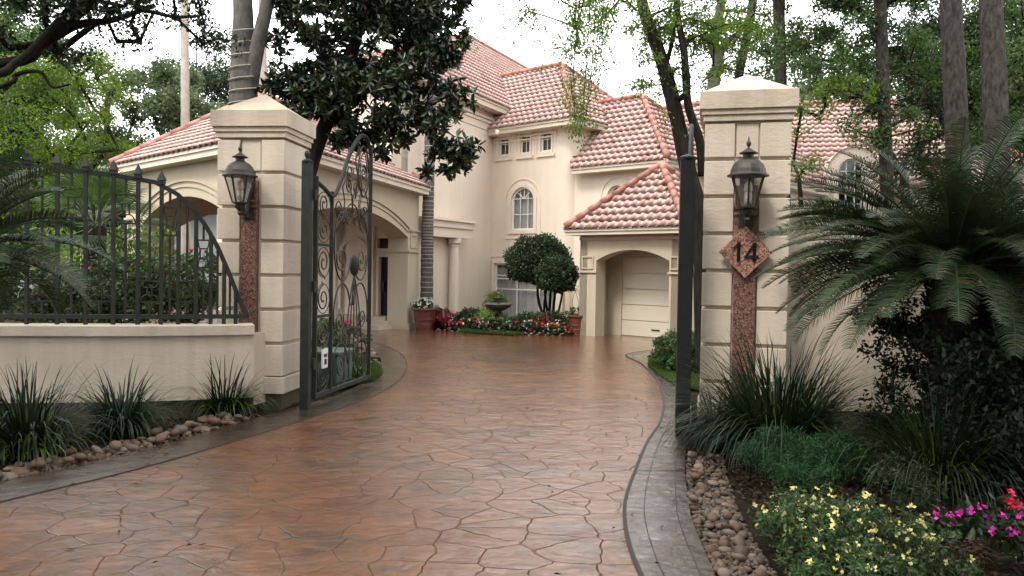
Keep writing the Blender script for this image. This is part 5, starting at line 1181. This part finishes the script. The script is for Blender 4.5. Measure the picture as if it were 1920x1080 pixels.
scatter(LO, 72, 92, 26, .04, .25, 1, 'rounded stone at the edge of the lawn behind the left gate', 'stones by the lawn behind the left gate', 304, .04, .075)

def litter(name, label, poly, n, seed, z=-.026):
    rng = np.random.default_rng(seed); P_ = np.array([(p[0], p[1]) for p in poly]); lo, hi = P_.min(0), P_.max(0); q = lo + (hi - lo) * rng.random((n * 2, 2)); ins = np.zeros(len(q), bool); j = len(P_) - 1
    for i in range(len(P_)):
        xi, yi = P_[i]; xj, yj = P_[j]; c = ((yi > q[:, 1]) != (yj > q[:, 1])) & (q[:, 0] < (xj - xi) * (q[:, 1] - yi) / (yj - yi + 1e-12) + xi); ins ^= c; j = i
    q = q[ins]; b = np.stack([q[:, 0], q[:, 1], z + .02 * rng.random(len(q))], 1); d = unit(rng.normal(size=b.shape) * np.array([1, 1, .22])); V, Fq = leafgeo(b, d, .03 + .045 * rng.random(len(b)), .008 + .018 * rng.random(len(b)), rng); V[:, 2] = np.maximum(V[:, 2], z); o = fast(name, V, Fq, M['litter']); return setprops(o, label, 'mulch', kind='stuff')
M['litter'] = leafmat('brown_litter', [(.012, .008, .005), (.04, .024, .014), (.09, .055, .03), (.03, .018, .012)], .8, 0, .15)
litter('mulch', 'bark mulch and fallen leaves in the left bed', [(p.x, p.y) for p in LO[6:60]] + [(-2.9, 9.6), (-4.1, 9.1), (-5.6, 8.8), (-7.2, 8.7), (-10, 8.8)], 16000, 801)
litter('mulch', 'bark mulch and fallen leaves in the right bed', [(1.55, 3.2), (1.62, 4.6), (1.85, 6), (1.8, 7.6), (1.95, 9.5), (6, 9), (7, 6), (6, 3.2)], 22000, 802)

def gravel(label, line, i0, i1, n, wmin, wmax, seed):
    rk = np.random.default_rng(seed); V = []; Fq = []; off = 0; seg = line[i0:i1]; base = np.array([(0, 0, 1), (1, 0, 0), (0, 1, 0), (-1, 0, 0), (0, -1, 0), (0, 0, -1)], float); fc = np.array([(0, 1, 2), (0, 2, 3), (0, 3, 4), (0, 4, 1), (5, 2, 1), (5, 3, 2), (5, 4, 3), (5, 1, 4)])
    for _ in range(n):
        j = int(rk.integers(len(seg) - 1)); p = seg[j].lerp(seg[j + 1], rk.random()); t = (seg[j + 1] - seg[j]).normalized(); q = p + Vector((-t.y, t.x, 0)) * (wmin + (wmax - wmin) * rk.random()); r = .008 + .016 * rk.random(); a = rk.random() * 6.28; R_ = np.array([[math.cos(a), -math.sin(a), 0], [math.sin(a), math.cos(a), 0], [0, 0, 1]])
        v = (base * np.array([r * 1.3, r, r * .7]) * (.8 + .4 * rk.random((6, 1)))) @ R_.T + np.array([q.x, q.y, -.02 + r * .5]); V.append(v); Fq.append(fc + off); off += 6
    o = fast('gravel', np.concatenate(V), np.concatenate(Fq), M['pebble'], smooth=False); return setprops(o, label, 'gravel', kind='stuff')
M['pebble'] = leafmat('small_pebble', [(.05, .035, .025), (.11, .075, .05), (.16, .12, .09), (.04, .035, .03)], .7, 0, .2)
gravel('fine gravel between the river stones of the left bed', LO, 18, iL1 + 1, 3400, .01, .42, 811); gravel('fine gravel between the river stones of the right bed', RO, iR[0], iR[-1], 2600, .01, .36, 812)

rk = np.random.default_rng(820); n = 120; q = np.stack([np.where(rk.random(n) < .5, -3.5 + 2.2 * rk.random(n), .2 + 1.6 * rk.random(n)), 4.5 + 10 * rk.random(n) ** 1.2], 1); b = np.stack([q[:, 0], q[:, 1], np.full(n, .012)], 1)
keep = (b[:, 0] > -6) & ((b[:, 0] > 0) | (b[:, 1] < 8.8)); b = b[keep]; d_ = unit(rk.normal(size=b.shape) * np.array([1, 1, .05])); V, Fq = leafgeo(b, d_, .03 + .04 * rk.random(len(b)), .014 + .012 * rk.random(len(b)), rk); V[:, 2] = np.clip(V[:, 2], .011, .03)
setprops(fast('fallen_leaves', V, Fq, M['litter']), 'small brown fallen leaves scattered on the wet driveway', 'leaves', kind='stuff')
# ---------------------------------------------------------------- trees
def PP(px, py, Y): return tuple(P(px, py, Y))
def B0(px, Y): p = P(px, 600, Y); return (p.x, p.y, -.03)
rg = lambda s: np.random.default_rng(s)
# magnolia in front of the carport
tree('magnolia_tree', 'big dark glossy magnolia hanging over the carport roof and left pillar', [B0(566, 13), PP(566, 420, 13), PP(585, 300, 13), PP(640, 160, 13.2), PP(680, 20, 13.2), PP(690, -120, 13.2)], [.17, .14, .12, .09, .06],
     [E(720, 20, 13.2, 120, 70, 1.3), E(690, -90, 13.3, 170, 80, 1.5), E(590, 185, 13, 75, 60, .8), E(770, 130, 13.2, 85, 55, 1.0), E(700, 190, 12.9, 110, 50, .9), E(795, 215, 12.8, 60, 45, .6), E(820, 300, 12.5, 62, 45, .6), E(640, 262, 12.9, 70, 34, .6), E(730, 255, 12.8, 60, 34, .5), E(535, 120, 13, 34, 60, .5), E(820, 20, 13.2, 55, 34, .7), E(600, 70, 13, 50, 50, .7), E(840, 95, 13, 35, 40, .5), E(520, 190, 12.9, 30, 25, .4), E(560, 10, 13, 50, 40, .7), E(640, 130, 13.4, 60, 40, .8), E(850, 180, 12.8, 28, 24, .3), E(868, 290, 12.4, 22, 18, .25)],
     19, .21, 80, .135, .05, M['lf_mag'], M['barkdark'], rg(401), ros=9, six=True, step=.5, down=.05, outward=.3)
# wire-wrapped twin trunk behind the left pillar
tw = thing('wrapped_tree', 'grey twin-trunk tree wound with light wire behind the left pillar', 'tree', B0(465, 12.8)); mb = MB()
A_ = crom([B0(462, 12.8), PP(462, 420, 12.8), PP(458, 200, 12.8), PP(456, 100, 12.8), PP(455, 0, 12.8), PP(450, -160, 12.8), PP(430, -420, 12.8)], 6); mb.tube(A_, list(np.interp(np.linspace(0, 1, len(A_)), [0, .4, .6, 1], [.25, .215, .16, .09])), 14, rfun=lambda i, a: 1 + .04 * math.sin(3 * a + i))
B_ = crom([PP(466, 180, 12.8), PP(482, 90, 12.7), PP(503, 0, 12.6), PP(525, -110, 12.5), PP(570, -400, 12.4)], 6); mb.tube(B_, list(np.linspace(.13, .07, len(B_))), 12); cl = ell_clumps([E(430, -330, 12.8, 280, 160, 2.2), E(560, -420, 12.5, 220, 160, 2)], 4, .35, rg(402)); skeleton(mb, A_[18:], .1, cl[:, :3], rg(403), .01, .6); mb.build('trunk', M['barkgrey'], tw, smooth=True)
V, Fq = clump_leaves(cl, 70, .09, .05, rg(404)); fast('crown', V, Fq, M['lf_mid'], tw)
wr_ = MB(); hp = []
for k in range(260):
    f = k / 259; z = 2.9 + f * 2.6; c = P(457 + 3 * (1 - f), 505 - (z - 1.75) * F / 12.8, 12.8); r = .272 - .05 * f; a = f * 14 * 2 * PI; hp.append((c.x + r * math.cos(a), c.y + r * math.sin(a), z + .03 * math.sin(a)))
wr_.tube(hp, .011, 5); wr_.build('light_wire', M['barkpale'], tw)
# tall pale palm trunks
for px, Y, r, lab in ((349, 26, .15, 'tall thin pale palm trunk rising behind the carport roof'), (494, 27, .16, 'pale palm trunk between the wrapped tree and the magnolia')):
    t = thing('tall_palm', lab, 'palm', B0(px, Y)); mb = MB(); b = Vector(B0(px, Y)); tp_ = b + Vector((-.15, 0, 13.5)); mb.tube([b.lerp(tp_, k / 40) for k in range(41)], [r * (1 - .25 * k / 40) * (1 + .05 * (k % 2)) for k in range(41)], 12); mb.build('trunk', M['barkpale'], t, smooth=True)
    V = []; Fq = []; off = 0; rr = rg(int(px)); 
    for i in range(22):
        a = i * 2.4; el = .9 - 1.5 * i / 22; d = np.array([math.cos(a), math.sin(a), 0]); p = np.array(tuple(tp_)); pts = [p]; e = el
        for k in range(8): p = p + (d * math.cos(e) + np.array([0, 0, math.sin(e)])) * .3; pts.append(p); e -= .16
        pts = np.array(pts); f = np.linspace(0, 7.9, 50); i0 = f.astype(int); bb = pts[i0] + (pts[i0 + 1] - pts[i0]) * (f - i0)[:, None]; s = np.array([-d[1], d[0], 0])
        for sg in (-1, 1): v, q_ = leafgeo(bb, unit(s * sg + d * .4 + np.array([0, 0, -.5]) + rr.normal(size=bb.shape) * .1), .45, .03, rr); V.append(v); Fq.append(q_ + off); off += len(v)
    fast('crown', np.concatenate(V), np.concatenate(Fq), M['lf_mid'], t)
# ringed palm at the pot
t = thing('ringed_palm', 'palm with a grey ringed trunk rising behind the large red pot', 'palm', B0(800, 23.6)); mb = MB(); pts = crom([B0(800, 23.6), PP(801, 480, 23.6), PP(803, 375, 23.6), PP(808, 200, 23.7), PP(812, 60, 23.8), PP(816, -120, 23.8)], 14); 
n_ = len(pts); mb.tube(pts, [(.19 - .07 * k / n_) * (1.0 + .07 * (k % 2)) for k in range(n_)], 14); mb.build('trunk', M['barkgrey'], t)
mb = MB()
for k in range(60):
    f = k / 60 * .72; i = int(f * (n_ - 1)); q_ = pts[i].lerp(pts[i + 1], f * (n_ - 1) - i); r = .19 - .07 * f; mb.lathe([(r * 1.02, -.012), (r * 1.08, -.008), (r * 1.08, .008), (r * 1.02, .012)], q_, 14)
mb.build('trunk_rings', M['barkpale'], t)
V = []; Fq = []; off = 0; rr = rg(77); tp_ = pts[-1]
for i in range(20):
    a = i * 2.4; e = .9 - 1.3 * i / 20; d = np.array([math.cos(a), math.sin(a), 0]); p = np.array(tuple(tp_)); q_ = [p]
    for k in range(8): p = p + (d * math.cos(e) + np.array([0, 0, math.sin(e)])) * .28; q_.append(p); e -= .16
    q_ = np.array(q_); f = np.linspace(0, 7.9, 50); i0 = f.astype(int); bb = q_[i0] + (q_[i0 + 1] - q_[i0]) * (f - i0)[:, None]; s = np.array([-d[1], d[0], 0])
    for sg in (-1, 1): v, w_ = leafgeo(bb, unit(s * sg + d * .4 + np.array([0, 0, -.5])), .4, .03, rr); V.append(v); Fq.append(w_ + off); off += len(v)
fast('crown', np.concatenate(V), np.concatenate(Fq), M['lf_mid'], t)
# overhanging oak, upper left
tree('oak_tree', 'large dark oak limb arching in from the upper left corner', [(-10.5, 9.5, -.03), (-10.2, 9.5, 2), (-9.6, 9.4, 3.4), (-8.6, 9.3, 4.2)], [.34, .28, .22, .16],
     [E(120, 8, 9.4, 190, 34, .8), E(300, 15, 9.6, 110, 30, .6), E(60, -80, 9.5, 260, 80, 1.3), E(300, -100, 9.8, 260, 80, 1.2), E(30, 60, 9.3, 70, 40, .6), E(390, 60, 9.7, 40, 22, .4), E(230, 60, 9.5, 50, 24, .4), E(130, 110, 9.4, 60, 20, .5)], 24, .2, 150, .05, .026, M['lf_oak'], M['barkdark'], rg(410), step=.4,
     extra=[([(-8.9, 9.35, 3.9), PP(0, 120, 9.3), PP(80, 82, 9.3), PP(150, 45, 9.4), PP(210, 38, 9.4), PP(290, 10, 9.5)], (.075, .025)), ([(-9.6, 9.4, 3.3), PP(-60, 150, 9.0), PP(30, 118, 9.0), PP(90, 60, 9.1), PP(160, -20, 9.1)], (.06, .03)), ([(-9.9, 9.4, 2.8), PP(-40, 175, 9.2), PP(30, 140, 9.2), PP(75, 135, 9.2), PP(98, 163, 9.2), PP(130, 158, 9.2)], (.035, .01)), ([PP(90, 70, 9.3), PP(190, -10, 9.3), PP(260, -60, 9.3)], (.08, .03))], bigr=.06)
# background trees left
for i, (px, Y, ells, lm, lab, s) in enumerate([
    (95, 22, [E(60, 190, 22, 150, 60, 2.0), E(130, 140, 22, 100, 40, 1.6), E(200, 215, 22, 60, 40, 1.3), E(30, 270, 21, 120, 50, 2), E(150, 290, 22, 90, 40, 1.6), E(60, 370, 21, 110, 60, 1.6)], 'lf_spring', 'bright yellow-green spring tree behind the fence at far left', .8),
    (215, 24, [E(195, 140, 25, 60, 26, 1.3), E(235, 190, 25, 40, 24, 1.2), E(215, 270, 23, 60, 40, 1.4), E(170, 350, 23, 70, 40, 1.2)], 'lf_spring', 'lighter spring tree beside the tiled carport hip', 1),
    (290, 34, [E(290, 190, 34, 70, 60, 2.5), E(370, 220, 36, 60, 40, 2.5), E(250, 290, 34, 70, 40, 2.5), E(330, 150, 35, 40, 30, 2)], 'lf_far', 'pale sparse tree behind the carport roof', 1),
    (400, 44, [E(400, 130, 44, 45, 60, 2.5), E(420, 190, 44, 60, 50, 2.5), E(330, 150, 46, 40, 35, 2)], 'lf_oak', 'distant dark pine between the pale trunk and left pillar', 1.6),
    (-30, 30, [E(-40, 150, 30, 180, 160, 3), E(60, 380, 34, 200, 90, 3)], 'lf_mid', 'tall mid green tree at the far left edge', 1),
    (30, 50, [E(60, 330, 50, 260, 110, 5), E(300, 330, 52, 260, 70, 5)], 'lf_mid', 'broad leafy tree far behind the neighbouring house', .5)]):
    tree('background_tree', lab, [B0(px, Y), PP(px + 5, 470, Y), PP(px - 5, 380, Y)], [.2, .15, .12], ells, (1.75 if Y < 40 else .55) * s, .55 if Y < 40 else 1.0, 330 if Y < 30 else 170, .085 if Y < 30 else .17, .042 if Y < 30 else .09, M[lm], M['barkdark'], rg(420 + i), step=1.0, group=None, twig=.02)
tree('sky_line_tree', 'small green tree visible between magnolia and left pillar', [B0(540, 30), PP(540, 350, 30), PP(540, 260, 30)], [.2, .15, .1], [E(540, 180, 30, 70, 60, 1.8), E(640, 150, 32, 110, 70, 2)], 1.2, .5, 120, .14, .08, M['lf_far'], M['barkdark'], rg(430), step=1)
# forked dark tree behind the right post
tree('forked_tree', 'dark leaning forked tree with small spring leaves behind the right gate post', [B0(1322, 13.5), PP(1312, 420, 13.5), PP(1290, 320, 13.5), PP(1266, 210, 13.5), PP(1240, 110, 13.5), PP(1208, 20, 13.5), PP(1190, -60, 13.5), PP(1160, -200, 13.5)], [.15, .14, .125, .11, .09, .07],
     [E(1225, 50, 13.5, 100, 50, 1.1), E(1150, 15, 13, 90, 30, 1), E(1215, 125, 13.3, 60, 34, .6), E(1290, 50, 13.6, 80, 50, .9), E(1350, 90, 13.8, 60, 50, .9), E(1260, -70, 13.5, 110, 40, 1.2), E(1070, 20, 12.6, 70, 26, .7), E(1380, 30, 14, 80, 40, 1), E(1110, 70, 12.8, 50, 40, .6), E(1195, 165, 13.2, 22, 18, .3), E(1290, 150, 13.4, 60, 50, .5), E(980, 10, 12.8, 60, 18, .6)], 19, .2, 70, .055, .03, M['lf_spring'], M['barkdark'], rg(440), step=.4, twig=.007,
     extra=[([PP(1318, 330, 13.5), PP(1312, 265, 13.4), PP(1290, 195, 13.3), PP(1283, 100, 13.3), PP(1270, 20, 13.3), PP(1275, -60, 13.3)], (.085, .045)), ([PP(1268, 190, 13.5), PP(1290, 160, 13.2), PP(1275, 60, 13.2), PP(1262, -30, 13.2)], (.055, .03)), ([PP(1246, 130, 13.5), PP(1262, 70, 13.3), PP(1268, 0, 13.3)], (.045, .02))], sf=.45, bigr=.04)
tree('forked_tree', 'slim grey tree forking above the left side of the number pillar', [B0(1336, 17), PP(1336, 200, 17), PP(1346, 120, 17), PP(1338, 80, 17), PP(1352, 10, 17), PP(1360, -90, 17)], [.16, .13, .12, .10, .08],
     [E(1350, 40, 17, 60, 60, 1), E(1400, 60, 17, 70, 60, 1.2), E(1360, -80, 17, 150, 80, 2), E(1450, 90, 17.5, 60, 60, 1), E(1420, 130, 17, 50, 40, 1)], 7, .26, 80, .07, .04, M['lf_mid'], M['barkgrey'], rg(441), step=.5, extra=[([PP(1345, 120, 17), PP(1362, 80, 17), PP(1395, 50, 17), PP(1420, -20, 17)], (.08, .03))], bigr=.05)
tree('slim_tree', 'very slim dark trunk leaning right above the number pillar', [B0(1376, 19), PP(1382, 250, 19), PP(1385, 150, 19), PP(1398, 80, 19), PP(1412, 0, 19), PP(1430, -120, 19)], [.13, .11, .1, .09], [E(1420, -60, 19, 120, 60, 1.5), E(1430, 60, 19, 40, 50, 1)], 3, .3, 60, .07, .04, M['lf_mid'], M['barkdark'], rg(442), step=.5, bigr=.05)
# drooping light-green sprays hanging before the house
def hanging(label, px0, Y, strands, seed, top=-160):
    rng = rg(seed); b = Vector(PP(px0, top, Y)); t = thing('hanging_branch', label, 'branch', tuple(b)); mb = MB(); pts = []
    for (x0, x1, y1) in strands:
        path = crom([b, P(x0, -30, Y + rng.normal() * .1), P((x0 + x1) / 2 + rng.normal() * 5, y1 * .45, Y), P(x1, y1, Y + rng.normal() * .15)], 8); mb.tube(path, list(np.linspace(.012, .003, len(path))), 4)
        for k in range(4, len(path)): pts += [tuple(path[k] + Vector(rng.normal(size=3)) * .05) for _ in range(2)]
    mb.build('twigs', M['barkdark'], t); cl = np.hstack([np.array(pts), np.full((len(pts), 1), .09)]); V, Fq = clump_leaves(cl, 9, .05, .022, rng, down=.8); fast('leaves', V, Fq, M['lf_spring'], t)
# the hanging sprays belong to a tree whose crown overhangs the drive
hc = tree('overhanging_tree', 'tall tree right of the drive whose drooping sprays hang before the house roof', [(8.9, 11.5, -.03), (8.8, 11.4, 3), (7.2, 11.2, 6.4), (4.0, 11, 8.4)], [.22, .18, .14, .1],
     [E(1180, -330, 11, 150, 30, .8), E(1560, -300, 11.5, 200, 120, 2)], 2.2, .4, 90, .07, .035, M['lf_mid'], M['barkdark'], rg(450), step=.6)
rng = rg(451); mb = MB(); pts = []
for (x0, x1, y1) in ((1085, 1080, 250), (1100, 1085, 262), (1110, 1095, 240), (1095, 1070, 180), (1120, 1100, 215), (1080, 1078, 225), (1130, 1115, 150), (1145, 1125, 130), (1060, 1040, 110), (1100, 1030, 118), (1010, 1000, 60), (960, 945, 50), (905, 890, 60), (1190, 1240, 235), (1170, 1110, 120)):
    Y = 11 + rng.normal() * .15; path = crom([P(x0 + 30, -260, Y), P(x0 + 12, -90, Y), P((x0 + x1) / 2 + rng.normal() * 6, y1 * .45, Y), P(x1, y1, Y)], 8); mb.tube(path, list(np.linspace(.011, .0025, len(path))), 4)
    for k in range(13, len(path)):
        if x0 > 1000 or k > 18: pts += [tuple(path[k] + Vector(rng.normal(size=3)) * .1) for _ in range(4 if y1 > 170 else 2)]
mb.build('drooping_twigs', M['barkdark'], hc); cl = np.hstack([np.array(pts), np.full((len(pts), 1), .09)]); V, Fq = clump_leaves(cl, 7, .05, .02, rng, down=.8); fast('drooping_leaves', V, Fq, M['lf_spring'], hc)
# pines at the right
for px, pt, Y, r, lab, s in ((1470, 1458, 20, .16, 'thin pine trunk directly behind the number pillar', 1), (1664, 1648, 19, .155, 'thin pine trunk before the right wing roof', 2), (1800, 1780, 15.5, .215, 'thick rough pine trunk behind the big sago palm', 3), (1872, 1856, 14.5, .215, 'rightmost thick pine trunk near the frame edge', 4)):
    ex = []
    if Y < 18:
        for k, (py, dx, dz, n) in enumerate(((430, 60, 10, 0),)): pass
    tree('pine_tree', lab, [B0(px + 6, Y), PP(px, 380, Y), PP((px + pt) / 2, 150, Y), PP(pt, -60, Y), PP(pt - 8, -400, Y), PP(pt - 12, -700, Y)], [r * 1.15, r, r * .95, r * .85, r * .6, r * .4],
         [E(pt - 10, -620, Y, 220, 170, 2.2), E(pt - 10, -380, Y, 190, 90, 1.8)], 2.2, .45, 120, .14, .02, M['lf_oak'], M['barkpine'], rg(460 + s), ros=6, step=.8, jag=.04, bigr=.08, sf=.6)
# trees right background and middle distance
for i, (px, Y, ells, lm, lab, dn, cr, lf) in enumerate([
    (1700, 19.5, [E(1600, 180, 19, 70, 36, 1.1), E(1560, 130, 19, 80, 50, 1.2), E(1660, 230, 18.6, 80, 45, 1), E(1700, 120, 19.5, 90, 60, 1.3), E(1560, 60, 20, 90, 60, 1.5), E(1600, -60, 20, 200, 80, 2)], 'lf_mid', 'loose leafy tree spreading in front of the right wing roof', 6, .3, .085),
    (1503, 12.5, [E(1514, 220, 12.3, 26, 55, .4), E(1506, 300, 12.3, 20, 42, .35), E(1545, 190, 12.5, 44, 28, .5), E(1600, 165, 12.8, 60, 26, .5)], 'lf_spring', 'yellow-green young tree squeezed beside the number pillar', 30, .17, .055),
    (1750, 24, [E(1730, 190, 24, 80, 80, 2), E(1720, 60, 24, 110, 90, 2.5), E(1690, 300, 23, 60, 40, 1.4), E(1780, 270, 23, 60, 70, 1.6)], 'lf_oak', 'dark tree between the slim and the thick pine trunks', 3, .42, .10),
    (1900, 22, [E(1890, 120, 22, 110, 130, 2.4), E(1900, 260, 21, 90, 60, 2), E(1840, 50, 23, 90, 90, 2)], 'lf_mid', 'green tree behind the rightmost pine trunk', 3.4, .42, .10),
    (1980, 30, [E(1950, 200, 30, 160, 160, 3), E(1850, 260, 30, 100, 80, 3)], 'lf_oak', 'dense dark tree at the far right edge', 1.6, .6, .16),
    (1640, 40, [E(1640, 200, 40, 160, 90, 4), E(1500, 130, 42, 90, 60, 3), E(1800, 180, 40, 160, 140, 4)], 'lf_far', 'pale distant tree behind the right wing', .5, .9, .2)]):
    tree('background_tree', lab, [B0(px, Y), PP(px, 430, Y), PP(px - 5, 330, Y)], [.14, .12, .1] if Y > 13 else [.05, .04, .03], ells, dn, cr, 130 if Y > 13 else 100, lf, lf * .55, M[lm], M['barkdark'], rg(480 + i), step=.8, twig=.012)
# trees standing behind and beside the photographer: they shade the beds as in the photograph
for i, (tx, ty, ells_, lab) in enumerate([
    (7.6, 2.6, [((5.3, 4.6, 6.5), (3.4, 3.2, 1.4)), ((3.6, 1.6, 7.2), (3, 2.4, 1.3))], 'oak outside the frame shading the right bed'),
    (-8.5, 3.0, [((-6.4, 4.2, 6.8), (3.0, 2.6, 1.4)), ((-4.2, 1.2, 7.4), (2.8, 2.4, 1.3))], 'oak outside the frame shading the left bed'),
    (2.6, -5.5, [((.6, -1.4, 8.2), (3.6, 2.8, 1.4)), ((2.8, -3.4, 7.6), (3.0, 2.4, 1.5))], 'street oak standing behind the viewpoint')]):
    tree('shade_tree', lab, [(tx, ty, -.03), (tx, ty, 2.4), (tx - .1 * np.sign(tx), ty + .3, 4.8)], [.3, .26, .2], ells_, 3.6, .5, 170, .11, .06, M['lf_oak'], M['barkdark'], rg(500 + i), step=.8)
for i in range(8):
    x = -31 + i * 8.6 + (i % 3); y = -17 - (i % 2) * 3
    tree('street_tree', ['broad oak across the street behind the viewpoint', 'tall leafy tree across the street behind the viewpoint'][i % 2], [(x, y, -.03), (x, y, 3), (x + .3, y, 5)], [.35, .3, .25], [((x, y, 7.5), (5, 3, 4.2)), ((x + 2, y + .5, 3.2), (4.2, 2, 2.6))], .8, 1.0, 60, .36, .2, M['lf_oak'], M['barkdark'], rg(520 + i), step=1.2, group='trees across the street', sf=.3)
# ---------------------------------------------------------------- light
w = bpy.data.worlds.new('World'); SC.world = w; w.use_nodes = True; nt = w.node_tree; bg = nt.nodes['Background']
SUN_EL, SUN_AZ = math.radians(52), math.radians(215)   # azimuth clockwise from +Y (the view direction)
sk = N(nt, 'ShaderNodeTexSky'); sk.sky_type = 'NISHITA'; sk.sun_disc = False; sk.sun_elevation = SUN_EL; sk.sun_rotation = SUN_AZ; sk.air_density = 1.0; sk.dust_density = 2.0
tc = N(nt, 'ShaderNodeTexCoord'); mp = N(nt, 'ShaderNodeMapping'); mp.inputs['Scale'].default_value = (1, 1, 2.2); L(nt, tc.outputs['Generated'], mp.inputs['Vector'])
cn = N(nt, 'ShaderNodeTexNoise', i_Scale=2.3, i_Detail=8, i_Roughness=.6); L(nt, mp.outputs['Vector'], cn.inputs['Vector'])
cr_ = ramp(nt, [(.30, (.25, .25, .25)), (.47, (1, 1, 1))]); L(nt, cn.outputs['Fac'], cr_.inputs['Fac'])
mx = N(nt, 'ShaderNodeMix', data_type='RGBA'); L(nt, cr_.outputs['Color'], mx.inputs[0]); L(nt, sk.outputs['Color'], mx.inputs[6]); mx.inputs[7].default_value = (25, 25.2, 25.7, 1)
L(nt, mx.outputs[2], bg.inputs['Color']); bg.inputs['Strength'].default_value = .10
sl = bpy.data.lights.new('sun', 'SUN'); so = bpy.data.objects.new('sun', sl); COL.objects.link(so); sl.energy = 2.0; sl.angle = math.radians(14); sl.color = (1, .95, .87)
dv = Vector((math.sin(SUN_AZ) * math.cos(SUN_EL), math.cos(SUN_AZ) * math.cos(SUN_EL), math.sin(SUN_EL))); so.rotation_euler = dv.to_track_quat('Z', 'Y').to_euler(); so.location = (0, 0, 30)
SC.view_settings.view_transform = 'Standard'; SC.view_settings.look = 'None'; SC.view_settings.exposure = .47; SC.view_settings.gamma = 1
SC.render.engine = 'CYCLES'; SC.render.resolution_x = 1024; SC.render.resolution_y = 576
SC.cycles.max_bounces = 8; SC.cycles.transparent_max_bounces = 12
